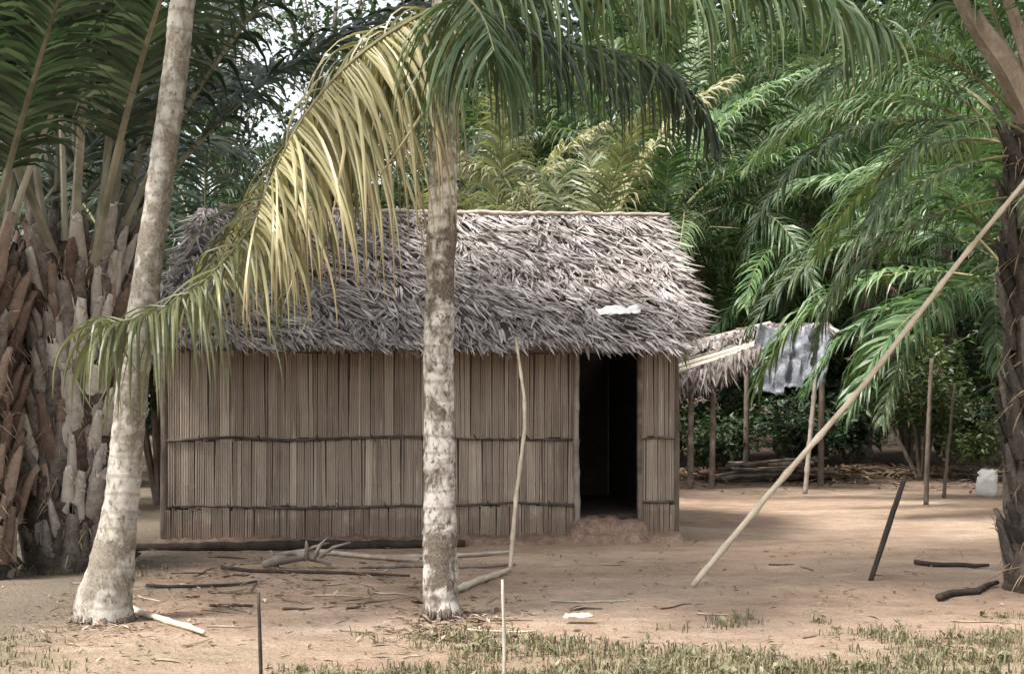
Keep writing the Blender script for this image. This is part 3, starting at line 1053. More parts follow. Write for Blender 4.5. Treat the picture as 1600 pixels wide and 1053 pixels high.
def build_roof():
    EZ, RZ = 1.94, 3.37
    RY = HD / 2
    EYF = -0.50
    XL, XR = -HW - 0.28, HW + 0.24
    RL, RR = -HW + 0.25, HW + 0.22
    # under-sheet (two slopes with thickness)
    ub = MB()
    for sgn in (1, -1):
        ye = EYF if sgn > 0 else HD - EYF
        v = [Vector((XL + 0.06, ye + sgn * 0.05, EZ + 0.02)), Vector((XR - 0.30, ye + sgn * 0.05, EZ + 0.02)), Vector((RR, RY, RZ)), Vector((RL, RY, RZ))]
        w = [p - Vector((0, 0, 0.08)) for p in v]
        ub.add(v + w, [(0, 1, 2, 3), (7, 6, 5, 4), (0, 4, 5, 1), (1, 5, 6, 2), (3, 7, 4, 0)])
    # gable closings
    for xe, xr in ((XL + 0.35, RL), (XR - 0.45, RR - 0.05)):
        ub.add([Vector((xe, 0.05, EZ + 0.1)), Vector((xe, HD - 0.05, EZ + 0.1)), Vector((xr, RY, RZ - 0.05))], [(0, 1, 2)])
    roof = link('roof', ub.mesh('roof', ['thatch_under']), hut)

    rnd = random.Random(21)
    rest = MB()
    # prototype leaves for the single ones
    protos = []

    def leaf_pts(L, w, curl, seed):
        r2 = random.Random(seed)
        pts, wv = [], []
        for j in range(5):
            u = j / 4.0
            pts.append(Vector((0.03 * L * math.sin(u * 3 + seed), -L * u, curl * L * (u ** 2) * 0.5 - 0.05 * L * u * u)))
            ww = w * 0.5 * (0.5 + 0.5 * min(1, u * 4)) * (1 - u ** 2.5)
            wv.append(Vector((ww, 0, ww * r2.uniform(-0.5, 0.5))))
        return pts, wv

    for i in range(10):
        mb = MB()
        p, w = leaf_pts(1.0, (0.05, 0.075, 0.09, 0.045, 0.065)[i % 5], (0.15, 0.35, 0.05, 0.5, 0.25)[i % 5], i)
        mb.ribbon(p, w)
        protos.append(mb.mesh('thatch_leaf', ['thatch']))

    singles = []
    for sgn in (1, -1):
        ye = EYF if sgn > 0 else HD - EYF
        slope = Vector((0, RY - ye, RZ - EZ))
        nrm = Vector((0, -sgn * (RZ - EZ), abs(RY - ye))).normalized()
        dn = (-slope).normalized()
        courses = 13
        for c in range(courses + 1):
            f = c / courses
            dens = 520 if sgn > 0 else 110
            for k in range(dens):
                u = rnd.random()
                fj = f + rnd.gauss(0, 0.013)
                xl = XL + (RL - XL) * fj
                xr = XR + (RR - XR) * fj
                if sgn > 0 and fj < 0.36:          # rounded lower corner at the right end
                    xr -= 0.30 * (1 - max(fj, 0) / 0.36) ** 2
                x = xl + (xr - xl) * u
                # tilt of the blade on the slope: mostly down and to the right
                a = 0.42 + 0.75 * mnoise.noise(Vector((x * 1.7, fj * 5.0, 1.0))) + 0.5 * mnoise.noise(Vector((x * 6.0, fj * 14.0, 5.0))) + rnd.gauss(0, 0.22)
                if rnd.random() < 0.15:
                    a = rnd.uniform(-0.9, 1.2)
                if u > 0.97:
                    a = rnd.uniform(0.2, 1.2)
                if u < 0.03:
                    a = rnd.uniform(-1.1, 0.4)
                L = rnd.uniform(0.14, 0.36)
                if c == 0:
                    L *= 0.8
                lift = rnd.uniform(0.04, 0.24) if rnd.random() < 0.88 else rnd.uniform(0.25, 0.5)
                sag = 0.07 * mnoise.noise(Vector((x * 1.2, f * 3, 4.0))) + 0.03 * mnoise.noise(Vector((x * 4, f * 9, 2.0)))
                P = Vector((x, ye, EZ)) + slope * fj + nrm * (0.03 + rnd.uniform(0, 0.05) + sag)
                xd = Vector((1, 0, 0))
                d = (dn * math.cos(a) + xd * math.sin(a))
                d = (d * math.cos(lift * 0.55) + nrm * math.sin(lift * 0.55)).normalized()
                side = d.cross(nrm).normalized()
                tw = rnd.gauss(0, 0.45)
                nn = side.cross(d)
                side = side * math.cos(tw) + nn * math.sin(tw)
                nn = side.cross(d).normalized()
                M = Matrix((side, -d, nn)).transposed()
                singles.append((sgn, P, M, L))
    rnd.shuffle(singles)
    front = [s for s in singles if s[0] > 0]
    # the 300 largest of the front slope are objects of their own
    front.sort(key=lambda s: -s[3])
    pick = front[:300]
    ids = set(id(s) for s in pick)
    for s in pick:
        o = link('thatch_leaf', rnd.choice(protos), roof)
        M4 = s[2].to_4x4()
        M4.translation = s[1] + Vector((0, -0.012, 0.014))
        o.matrix_local = M4 @ Matrix.Scale(s[3], 4)
    for s in singles:
        if id(s) in ids:
            continue
        p, w = leaf_pts(s[3], rnd.uniform(0.012, 0.034), rnd.uniform(-0.3, 0.4), rnd.randrange(50))
        rest.ribbon([s[2] @ q + s[1] for q in p], [s[2] @ q for q in w])
    # shaggy eave fringe, and gable-edge fringe
    for k in range(620):
        x = rnd.uniform(XL, XR - 0.28)
        P = Vector((x, EYF + rnd.uniform(0, 0.10), EZ + rnd.uniform(0.0, 0.09)))
        L = rnd.uniform(0.05, 0.15) * (1 + 0.6 * mnoise.noise(Vector((x * 2.3, 0, 9))))
        d = Vector((rnd.gauss(0.18, 0.35), rnd.uniform(-0.55, 0.1), -1)).normalized()
        w = Vector((1, rnd.uniform(-.6, .6), 0)) * rnd.uniform(0.008, 0.022)
        rest.ribbon([P, P + d * L * .5, P + d * L], [w, w * 0.8, w * 0.1])
    for k in range(420):
        e = rnd.random()
        f = rnd.random() ** 0.8
        xr = XR + (RR - XR) * f if e < 0.7 else XL + (RL - XL) * f
        sg = 1 if e < 0.7 else -1
        if e < 0.7 and f < 0.36:
            xr -= 0.30 * (1 - f / 0.36) ** 2
        P = Vector((xr - sg * rnd.uniform(0, 0.15), EYF + (RY - EYF) * f, EZ + (RZ - EZ) * f + rnd.uniform(-0.06, 0.05)))
        L = rnd.uniform(0.08, 0.22)
        d = Vector((sg * rnd.uniform(0.1, 1.0), rnd.uniform(-0.6, 0.2), rnd.uniform(-1.1, -0.1))).normalized()
        w = d.cross(Vector((rnd.gauss(0, .5), -1, rnd.gauss(0, .5)))).normalized() * rnd.uniform(0.008, 0.02)
        rest.ribbon([P, P + d * L * .5, P + d * L], [w, w * 0.8, w * 0.1])
    # ridge cap of leaves
    for k in range(420):
        x = rnd.uniform(RL - 0.05, RR + 0.06)
        P = Vector((x, RY + rnd.uniform(-.05, .05), RZ + 0.05 + rnd.uniform(-.02, .04)))
        sgn = rnd.choice((-1, -1, 1))
        d = Vector((rnd.gauss(0.3, 0.5), sgn * rnd.uniform(0.7, 1.2), rnd.uniform(-0.9, -0.45))).normalized()
        L = rnd.uniform(0.15, 0.36)
        w = d.cross(Vector((0, sgn * 0.4, 1))).normalized() * rnd.uniform(0.01, 0.025)
        rest.ribbon([P, P + d * L * .5, P + d * L], [w, w * 0.8, w * 0.1])
    o = link('thatch', rest.mesh('thatch', ['thatch']), roof)
    o['kind'] = 'stuff'
    rod('ridge_pole', roof, [(RL + 0.2, RY - 0.07, RZ + 0.10), (0.3, RY - 0.08, RZ + 0.075), (RR + 0.10, RY - 0.07, RZ + 0.10)],
        [0.022, 0.024, 0.018], 'wood_weathered', 8, 0.35, seed=9, wob=0.009)
    # rafters showing under the eave
    for k in range(9):
        x = -HW + 0.2 + k * 0.6
        a = Vector((x, EYF + 0.10, EZ - 0.06))
        b = Vector((x * 0.97, RY, RZ - 0.15))
        rod('rafter', roof, [a, b], [0.025, 0.022], 'bark_brown', 6, seed=k)
    rod('eave_pole', roof, [(XL + 0.15, -0.06, EZ + 0.13), (0, -0.06, EZ + 0.12), (XR - 0.3, -0.06, EZ + 0.14)], [0.025] * 3, 'bark_brown', 7, seed=30)


build_roof()

# ------------------------------------------------------------------ foreground palms
# tall pale trunk at the left
YL = 9.68
tp = [(158, 985, 0.245), (164, 940, 0.215), (175, 880, 0.165), (190, 780, 0.128), (200, 680, 0.125), (209, 580, 0.120), (224, 470, 0.105),
      (244, 330, 0.100), (262, 200, 0.098), (278, 80, 0.094), (292, -30, 0.092)]
base = at(160, 970, YL)
pl = thing('palm_tree', 'tall pale palm with a flared base curving up beside the left end of the hut', 'palm tree', (base.x, base.y, 0))
pp = [at(px, py, YL) - Vector((base.x, base.y, 0)) for px, py, r in tp]
pr = [r * 0.86 for _, _, r in tp]
pp[0].z = -0.12
pp += [Vector((0.85, 0.05, 5.6)), Vector((1.25, 0.1, 7.4))]
pr += [0.078, 0.075]
link('trunk', trunk_mesh('trunk', pp, pr, 'palm_bark_pale', 22, 0.035, 0.10, 4, 0.035), pl)
crown(pl, 'coco', 7.4, 15, 61, 1.0, off=(1.25, 0.1), r=0.07)

# spotted trunk in the middle, its golden frond hanging to the left
YM = 9.95
bm_ = at(690, 962, YM)
pm = thing('palm_tree', 'spotted grey palm in front of the hut with a drooping yellow frond', 'palm tree', (bm_.x, bm_.y, 0))


def rel(px, py, Y):
    return at(px, py, Y) - Vector((bm_.x, bm_.y, 0))


mp = [(690, 985, .135), (689, 940, .122), (688, 860, .112), (687, 740, .106), (686, 620, .102), (687, 500, .100), (689, 400, .098), (692, 300, .096), (695, 180, .094), (697, 60, .098), (698, -30, .085)]
pts = [rel(a, b, YM) for a, b, c in mp]
pts[0].z = -0.1
link('trunk', trunk_mesh('trunk', pts, [c for _, _, c in mp], 'palm_bark', 22, 0.03, 0.08, 9, 0.05), pm)


def root_mass(parent, r, n, seed, mat):
    rnd = random.Random(seed)
    mb = MB()
    for k in range(n):
        a = rnd.uniform(0, 6.283)
        d = Vector((math.cos(a), math.sin(a), 0))
        L = rnd.uniform(0.0, 0.04)
        rr = rnd.uniform(0.006, 0.016)
        mb.tube([d * r * 0.8 + Vector((0, 0, rnd.uniform(0.03, 0.11))), d * (r + L * .3) + Vector((0, 0, 0.03)), d * (r + L) + Vector((0, 0, -0.02))], [rr, rr, rr * .6], 5)
    link('root_mass', mb.mesh('root_mass', [mat], True), parent)['kind'] = 'stuff'


root_mass(pm, 0.118, 60, 5, 'bark_brown')
root_mass(pl, 0.185, 70, 6, 'bark_brown')


def custom_frond(ctrl, parent, leafm, nl, ll, lw, droop, seed, s0=0.12, r0=0.02, fwd=(30, 60), lift=(-0.1, 0.15), segs=6, tipk=0.55, rach='rachis', ragged=0.14):
    P = [Vector(p) for p in ctrl]
    dense = []
    for i in range(len(P) - 1):
        p0, p1, p2, p3 = P[max(i - 1, 0)], P[i], P[i + 1], P[min(i + 2, len(P) - 1)]
        for j in range(6):
            t = j / 6
            dense.append(0.5 * ((2 * p1) + (p2 - p0) * t + (2 * p0 - 5 * p1 + 4 * p2 - p3) * t * t + (3 * p1 - p0 - 3 * p2 + p3) * t ** 3))
    dense.append(P[-1])
    n = len(dense)
    mb = MB()
    mb.tube(dense, [max(0.004, r0 * (1 - i / n)) for i in range(n)], 6, 1, flat=0.8)
    leaflets(mb, dense, s0, nl, ll, lw, droop, random.Random(seed), fwd, lift, segs, 0, tipk, fold=0.55, ragged=ragged)
    return link('frond', mb.mesh('frond', [leafm, rach]), parent)


# golden frond, nearest
custom_frond([rel(698, 10, 9.9), rel(650, 28, 9.75), rel(585, 68, 9.6), rel(525, 120, 9.45), rel(470, 190, 9.35), rel(425, 275, 9.3), rel(392, 365, 9.3)],
             pm, 'frond_gold', 104, 1.38, 0.029, 1.2, 1, 0.03, 0.024, fwd=(12, 36), segs=8, lift=(-1.9, -0.2), tipk=0.5, ragged=0.26)
# second frond reaching low to the left
custom_frond([rel(698, 16, 9.95), rel(640, 30, 10.05), rel(560, 95, 10.1), rel(480, 215, 10.0), rel(400, 345, 9.75), rel(320, 438, 9.4), rel(235, 490, 9.1), rel(158, 508, 8.9)],
             pm, 'frond_yellow', 116, 0.98, 0.028, 1.2, 2, 0.1, 0.022, tipk=0.45, fwd=(18, 40), segs=8, lift=(-1.3, 0.55), ragged=0.24)
# third yellowing frond between the two
custom_frond([rel(698, 12, 10.0), rel(655, 22, 10.1), rel(590, 60, 10.25), rel(515, 130, 10.3), rel(445, 225, 10.3), rel(380, 325, 10.2), rel(325, 415, 10.0)],
             pm, 'frond_gold', 92, 1.15, 0.028, 1.2, 12, 0.06, 0.02, fwd=(15, 40), segs=7, lift=(-1.5, 0.3), tipk=0.45, ragged=0.26)
# frond arching to the right, green
custom_frond([rel(700, 10, 9.95), rel(770, 25, 10.1), rel(860, 62, 10.3), rel(960, 82, 10.6), rel(1050, 120, 10.9), rel(1110, 190, 11.1)],
             pm, 'frond_dark', 84, 0.85, 0.03, 1.1, 3, 0.1, 0.02, lift=(-0.9, 0.0))
# frond above the frame, its blades hang into the picture
custom_frond([rel(700, 0, 9.95), rel(800, -30, 9.9), rel(950, -50, 9.85), rel(1100, -55, 9.8), rel(1250, -25, 9.75), rel(1380, 40, 9.7)],
             pm, 'frond_green', 104, 1.0, 0.028, 1.3, 4, 0.08, 0.022, lift=(-0.9, 0.2), ragged=0.3)
# short frond toward the viewer
custom_frond([rel(698, 5, 9.9), rel(716, -5, 9.5), rel(738, 5, 9.1), rel(758, 35, 8.75), rel(772, 80, 8.5)],
             pm, 'frond_green', 56, 1.1, 0.034, 1.3, 5, 0.06, 0.02, fwd=(15, 40), lift=(-1.5, -0.4))
crown(pm, 'coco', 4.1, 7, 64, 0.9, off=(0.03, 0.0), r=0.06, skip=lambda a, e: e < 35)


# scaly oil palms at the left
def near_oil(label, px, Y, h, r, nb, bm, key, nf, seed, scale=1.0, skip=None, bz1=None, az0=0.0, size=1.0):
    t = thing('oil_palm', label, 'palm tree', (gx(px, Y), Y, 0), 0)
    link('trunk', trunk_mesh('trunk', [(0, 0, -0.1), (0.02, 0, h * .5), (0, 0, h)], [r * 1.05, r, r * 0.9], 'oil_trunk', 16, 0.05, 0.15, seed, 0.1), t)
    fb = MB()                  # brown fibre and debris lodged between the stubs
    rn = random.Random(seed + 9)
    for k in range(700):
        a, z = rn.uniform(0, 6.283), rn.uniform(0.05, h)
        p = Vector((math.cos(a) * r * 1.02, math.sin(a) * r * 1.02, z))
        d = Vector((math.cos(a) * rn.uniform(.1, .7), math.sin(a) * rn.uniform(.1, .7), rn.uniform(-1, .5))) + Vector((rn.gauss(0, .3), rn.gauss(0, .3), 0))
        d = d.normalized() * rn.uniform(.08, .28)
        w = Vector((-math.sin(a), math.cos(a), 0)) * rn.uniform(.003, .010)
        fb.ribbon([p, p + d * .5, p + d + Vector((0, 0, -.04))], [w, w, w * .2])
    link('fibre', fb.mesh('fibre', ['frond_dry']), t)['kind'] = 'stuff'
    boots(t, r, 0.0, bz1 or h - 0.1, nb, bm, seed, size=size)
    crown(t, key, h - 0.1, nf, seed, scale, r=r * 0.7, skip=skip, az0=az0)
    return t


near_oil('thick oil palm trunk covered in grey leaf stubs, left of the tall pale palm', 118, 12.6, 2.75, 0.42, 290,
         lambda z, rn: 'boot' if rn.random() > (0.06 if z < 1.9 else 0.5) else 'boot_red', 'oil_near', 20, 301, size=0.95)
near_oil('reddish oil palm trunk cut off by the left edge of the picture', -55, 11.9, 2.5, 0.36, 190,
         lambda z, rn: 'boot_red' if rn.random() < 0.85 else 'boot', 'oil_near', 16, 302, az0=1.0, size=0.95)
# oil palm at the right edge
near_oil('dark oil palm trunk at the right edge of the yard', 1632, 11.3, 3.55, 0.27, 110,
         lambda z, rn: 'boot_dark', 'oil_right', 30, 303, scale=0.68, size=0.75,
         skip=lambda a, e: (e < 60 and 3.0 < a < 6.0) or (e < 30 and 2.0 < a < 6.2))
prt = bpy.data.objects[[o.name for o in bpy.data.objects if o.get('label', '').startswith('dark oil palm trunk at the right')][0]]
for k, (ctrl, r0) in enumerate(((((1622, 205, 11.2), (1575, 110, 11.1), (1530, 45, 11.0), (1480, -40, 10.9), (1400, -150, 10.8), (1290, -200, 10.7)), 0.15),
                                (((1630, 190, 11.2), (1605, 90, 11.0), (1575, 0, 10.9), (1540, -110, 10.8), (1480, -210, 10.7), (1400, -260, 10.6)), 0.075))):
    custom_frond([at(*q) - prt.location for q in ctrl], prt, 'frond_bright', 60, 0.75, 0.042, 0.9, 90 + k, 0.45, r0, rach='stalk')
for k, (cl, a_, sc_, z_) in enumerate(((4, 3.5, 0.5, 3.3), (4, 4.3, 0.48, 3.1), (3, 3.9, 0.5, 3.4), (3, 3.2, 0.55, 3.45), (4, 5.0, 0.5, 3.2), (2, 3.6, 0.55, 3.5), (4, 2.9, 0.5, 3.0))):
    link('frond', FRONDS['oil'][cl * 2 + k % 2][1], prt, (0.15 * math.cos(a_), 0.15 * math.sin(a_), z_), (0, 0.1, a_), sc_)


# ------------------------------------------------------------------ poles and sticks
def pole(name, label, cat, pts, radii, mat, nodes=0.0, seed=0, wob=0.0, group=None, n=8):
    b = Vector(pts[0])
    o = rod(name, None, [Vector(p) - b for p in pts], radii, mat, n, nodes, tuple(b), seed, wob)
    return tag(o, label, cat, group)


b0 = ground_at(1082, 915)
top = at(1620, 262, 11.0)
pole('bamboo_pole', 'long pale bamboo pole leaning diagonally against the right palm', 'pole',
     [b0, b0.lerp(top, 0.22) + Vector((0.012, 0, 0.008)), b0.lerp(top, 0.5) + Vector((0.02, 0, -0.03)), b0.lerp(top, 0.78) + Vector((-0.012, 0, -0.012)), top, top + (top - b0) * 0.08], [0.024, 0.022, 0.021, 0.019, 0.017, 0.015], 'bamboo_pale', 0.33, 5, 0.0012)
b0 = ground_at(1358, 908)
pole('stake', 'short black stake tilted in the open yard, right of the bamboo pole', 'stake', [b0 - Vector((0, 0, 0.03)), at(1386, 828, 11.7), at(1415, 742, 11.7)],
     [0.020, 0.024, 0.02], 'stick_dark', 0, 6, 0.002)
b0 = ground_at(797, 893)
pole('bamboo_stick', 'thin bent pale stick propped against the eave beside the doorway', 'stick',
     [b0, at(806, 780, 12.75), at(820, 670, 13.1), at(819, 620, 13.3), at(806, 528, 13.85)], [0.019, 0.017, 0.015, 0.014, 0.012], 'bamboo_pale', 0.3, 7, 0.001)
b0 = Vector((gx(787, 7.5), 7.5, -0.02))
pole('stick', 'thin pale upright stick at the bottom edge in the grass', 'stick', [b0, at(788, 1000, 7.5), at(785, 905, 7.5)], [0.010, 0.009, 0.006], 'bamboo_grey', 0.2, 8, 0.0015)
b0 = Vector((gx(408, 7.6), 7.6, -0.02))
pole('stick', 'thin dark upright stick at the bottom edge, left of centre', 'stick', [b0, at(406, 1000, 7.6), at(404, 925, 7.6)], [0.010, 0.010, 0.008], 'stick_dark', 0, 9, 0.0015)
b0 = ground_at(1258, 772)
pole('post', 'thin grey post standing beside the hanging tarpaulin', 'post', [b0, at(1266, 680, b0.y), at(1276, 575, b0.y)], [0.035, 0.034, 0.03], 'bamboo_grey', 0.3, 10)
b0 = ground_at(1447, 790)
pole('post', 'thin brown post behind the black stake', 'post', [b0, at(1450, 680, b0.y), at(1456, 560, b0.y)], [0.036, 0.03, 0.028], 'bark_brown', 0, 11, 0.003)
b0 = ground_at(1475, 778)
pole('post', 'low crooked stump post right of the thin brown post', 'post', [b0, at(1478, 740, b0.y), at(1492, 600, b0.y + .3)], [0.03, 0.026, 0.018], 'bark_brown', 0, 12, 0.004)
# lying poles and sticks in front of the hut
lie = [
    ((205, 955), (318, 997), 0.022, 'bamboo_pale', 'short pale stick lying beside the flared palm base'),
    ((590, 875), (800, 868), 0.022, 'bamboo_grey', 'straight pole lying nearest the hut wall behind the spotted trunk'),
    ((560, 890), (806, 884), 0.020, 'wood_weathered', 'grey pole lying behind the spotted trunk, second from the wall'),
    ((672, 938), (795, 895), 0.028, 'bamboo_pale', 'pale pole lying aslant from the foot of the spotted trunk'),
    ((345, 893), (640, 903), 0.016, 'stick_dark', 'long dark twig lying across the yard left of the spotted trunk'),
    ((500, 868), (655, 880), 0.024, 'wood_weathered', 'grey branch lying right of the bleached driftwood'),
    ((225, 922), (400, 914), 0.014, 'stick_dark', 'thin dark twig lying right of the flared palm base'),
    ((330, 948), (395, 950), 0.010, 'stick_dark', 'short dark twig lying left of the dark upright stick'),
    ((1430, 885), (1545, 890), 0.022, 'stick_dark', 'dark root lying left of the right palm trunk'),
    ((1465, 935), (1560, 915), 0.028, 'stick_dark', 'dark crooked branch at the foot of the right palm'),
    ((860, 938), (985, 936), 0.008, 'wood_weathered', 'thin twig lying flat in the middle of the yard'),
    ((730, 987), (840, 984), 0.008, 'bamboo_pale', 'tiny pale twig lying at the edge of the grass'),
]
for i, (a, b, r, m, lab) in enumerate(lie):
    A, B = ground_at(*a), ground_at(*b)
    rnd = random.Random(i + 50)
    k = 5
    P = []
    for j in range(k + 1):
        q = A.lerp(B, j / k) + Vector((0, rnd.uniform(-.05, .05) if m == 'stick_dark' else rnd.uniform(-.012, .012), 0))
        q.z = hgt(q.x, q.y) + r * 0.9 + (0.01 if j in (0, k) else 0)
        P.append(q)
    pole('lying_stick', lab, 'stick', P, [r, r, r * .95, r * .9, r * .85, r * .6], m, 0.3 if 'bamboo' in m else 0.0, i, 0.003 if m == 'stick_dark' else 0.001,
         'sticks lying in the yard', 7)


# bleached driftwood heap before the hut
def driftwood():
    b = ground_at(462, 888)
    t = MB()
    rnd = random.Random(17)
    t.tube([(-0.28, 0.02, 0.03), (-0.1, 0, 0.09), (0.08, 0.02, 0.12), (0.3, -0.03, 0.05)], [0.03, 0.055, 0.05, 0.02], 8)
    for k in range(9):
        s = Vector((rnd.uniform(-.2, .2), rnd.uniform(-.04, .04), 0.08))
        e = s + Vector((rnd.uniform(-.3, .3), rnd.uniform(-.12, .12), rnd.uniform(-0.04, 0.2)))
        t.tube([s, s.lerp(e, .5) + Vector((0, 0, .03)), e], [0.024, 0.016, 0.006], 6)
    tag(link('driftwood', t.mesh('driftwood', ['bamboo_grey'], True), None, b), 'small bleached tangle of branches lying before the hut wall', 'driftwood')


driftwood()


def cloth(name, label, cat, corners, mat, nx=10, ny=6, amp=0.02, seed=0, thick=0.004, fu=6.0, fv=5.0):
    """crumpled sheet spanned by four corners"""
    c = [Vector(q) for q in corners]
    o0 = (c[0] + c[1] + c[2] + c[3]) / 4
    nrm = (c[1] - c[0]).cross(c[3] - c[0]).normalized()
    mb = MB()
    vs = []
    for j in range(ny + 1):
        for i in range(nx + 1):
            u, v = i / nx, j / ny
            p = c[0].lerp(c[1], u).lerp(c[3].lerp(c[2], u), v)
            q = Vector((u * fu + seed, v * fv + 0.6 * u, seed))
            p = p + nrm * amp * (mnoise.noise(q) + 0.6 * mnoise.noise(q * 2.3)) + Vector((mnoise.noise(q * 1.7), 0, mnoise.noise(q * 1.5 + Vector((5, 0, 0))))) * amp * 0.6
            vs.append(p - o0)
    fs = [(j * (nx + 1) + i, j * (nx + 1) + i + 1, (j + 1) * (nx + 1) + i + 1, (j + 1) * (nx + 1) + i) for j in range(ny) for i in range(nx)]
    mb.add(vs, fs)
    o = link(name, mb.mesh(name, [mat], True), None, o0)
    md = o.modifiers.new('thickness', 'SOLIDIFY')
    md.thickness = thick
    return tag(o, label, cat)


# white scrap on the roof above the doorway
Yr = 14.72
a0, a1, a2, a3 = at(931, 481, Yr), at(998, 476, Yr), at(1000, 490, Yr - 0.10), at(936, 493, Yr - 0.10)
cloth('plastic_scrap', 'white strip of plastic lying on the thatch above the doorway', 'plastic strip', [a3, a2, a1, a0], 'white_plastic', 14, 4, 0.03, 3, 0.0015)
g = ground_at(903, 970)
cloth('pale_leaf', 'small pale fallen leaf sheath lying at the edge of the grass', 'leaf',
      [g + Vector((-.10, -.04, .03)), g + Vector((.10, -.03, .035)), g + Vector((.09, .04, .05)), g + Vector((-.08, .05, .045))], 'bamboo_pale', 8, 4, 0.012, 5)


# white sack by the right trunk
def sack():
    b = ground_at(1542, 775)
    mb = MB()
    n = 16
    rows = [(0.0, .13, .9), (0.03, .155, 1), (0.12, .165, 1), (0.2, .15, 1), (0.28, .16, 1), (0.36, .15, 1), (0.42, .12, .9), (0.46, .16, .5), (0.48, .15, .3)]
    vs, fs = [], []
    for z, r, f in rows:
        for k in range(n):
            th = 2 * math.pi * k / n
            p = Vector((math.cos(th) * r, math.sin(th) * r * 0.75 * f, z))
            p *= 1 + 0.22 * mnoise.noise(p * 11)
            vs.append(p)
    for i in range(len(rows) - 1):
        for k in range(n):
            k2 = (k + 1) % n
            fs.append((i * n + k, i * n + k2, (i + 1) * n + k2, (i + 1) * n + k))
    fs.append(tuple((len(rows) - 1) * n + k for k in range(n)))
    mb.add(vs, fs)
    tag(link('sack', mb.mesh('sack', ['white_plastic'], True), None, b, scale=(0.95, 0.95, 0.78)), 'small white sack standing left of the right palm trunk', 'sack')


sack()


# ------------------------------------------------------------------ ragged old shelter behind the yard
def shelter():
    Y = 23.0
    b = Vector((gx(1160, Y), Y, 0))
    t = thing('old_shelter', 'ragged old shelter with slanting pale roof boards behind the right end of the hut', 'shelter', b)

    def q(px, py, dy=0.0):
        return at(px, py, Y + dy) - b

    for (px, dy, ptop) in ((1078, -0.3, 590), (1112, -0.2, 585), (1282, 0.3, 515), (1165, 1.6, 520)):
        p0 = q(px, 760, dy)
        p0.z = -0.05
        rod('post', t, [p0, q(px + 3, ptop, dy)], [0.05, 0.042], 'wood_weathered' if px < 1120 else 'bark_brown', 8, seed=px, wob=0.003)
    rnd = random.Random(3)
    # roof boards: pale slabs sloping up to the right, overlapping like steps
    for k in range(6):
        dy = -0.5 + k * 0.22
        lo, hi = q(1035, 588 - k * 8, dy), q(1185 + k * 4, 540 - k * 7, dy + 0.3)
        d = (hi - lo)
        M = MB()
        x = d.normalized()
        yv = Vector((0, 1, 0.25)).normalized()
        z = x.cross(yv).normalized()
        rot = Matrix((x, yv, z)).transposed()
        M.box((0, 0, 0), d.length, 0.20, 0.035, rot)
        link('roof_board', M.mesh('roof_board', ['bamboo_grey']), t, (lo + hi) / 2)
    rod('beam', t, [q(1060, 596, -.3), q(1290, 512, 0.4)], [0.04, 0.035], 'bark_brown', 7, seed=2)
    rod('beam', t, [q(1150, 516, .6), q(1292, 508, 0.5)], [0.04, 0.035], 'bark_brown', 7, seed=3)
    # ragged thatch on top
    th = MB()
    for k in range(1500):
        u = rnd.random()
        P = q(1045 + 250 * u, 550 - 40 * min(1, u * 1.6) + rnd.uniform(-6, 14), rnd.uniform(0.1, 1.0))
        d = Vector((rnd.gauss(0, .4), rnd.uniform(-1, .2), rnd.uniform(-1.1, -.2))).normalized()
        L = rnd.uniform(.15, .4)
        w = d.cross(Vector((rnd.gauss(0, .4), -1, .4))).normalized() * rnd.uniform(.015, .035)
        th.ribbon([P, P + d * L * .5, P + d * L], [w, w * .8, w * .1])
    for k in range(700):                       # ragged skirt drooping below the boards
        u = rnd.random()
        P = q(1040 + 150 * u, 598 - 55 * u + rnd.uniform(-8, 6), rnd.uniform(-0.55, -0.3))
        d = Vector((rnd.gauss(0, .3), rnd.uniform(-.4, .2), -1)).normalized()
        L = rnd.uniform(.1, .42) * (1 + 0.7 * mnoise.noise(Vector((u * 9, 0, 3))))
        w = Vector((1, rnd.uniform(-.5, .5), 0)) * rnd.uniform(.01, .03)
        th.ribbon([P, P + d * L * .5, P + d * L], [w, w * .8, w * .1])
    link('thatch', th.mesh('thatch', ['thatch']), t)['kind'] = 'stuff'
    # grey tarpaulin hung from the beam
    cloth('tarpaulin', 'crumpled grey tarpaulin hanging from the old shelter', 'tarpaulin',
          [at(1176, 616, Y - .75), at(1290, 604, Y - .7), at(1296, 510, Y - .25), at(1184, 516, Y - .25)], 'tarp', 48, 36, 0.16, 9, 0.004, 6.5, 2.2)


shelter()


def firewood():
    b = ground_at(1195, 752)
    t = thing('firewood_pile', 'untidy pile of grey firewood on the ground under the old shelter', 'firewood', b)
    rnd = random.Random(44)
    for k in range(26):
        L = rnd.uniform(0.5, 1.3)
        c = Vector((rnd.uniform(-0.75, 0.75), rnd.uniform(-0.3, 0.3), 0.05 + 0.06 * (k // 5)))
        a = rnd.gauss(0, 0.35)
        d = Vector((math.cos(a), math.sin(a), rnd.gauss(0, 0.09))) * L / 2
        r = rnd.uniform(0.02, 0.05)
        rod('log', t, [c - d, c + Vector((0, 0, rnd.uniform(-.02, .02))), c + d], [r, r, r * .8], rnd.choice(('wood_weathered', 'wood_red', 'bark_brown', 'bamboo_grey')), 6, seed=k, wob=0.004)


firewood()

# rubbish bank of fallen fronds along the yard's far edge
def fallen_frond(px, py, rz, s, lab):
    p = ground_at(px, py)
    me = FALLEN[int(rz * 10) % 2]
    t = link('fallen_frond', me, None, (p.x, p.y, 0.05), (0, 0, rz), s)
    tag(t, lab, 'fallen frond', 'dry fronds heaped at the edge of the yard')


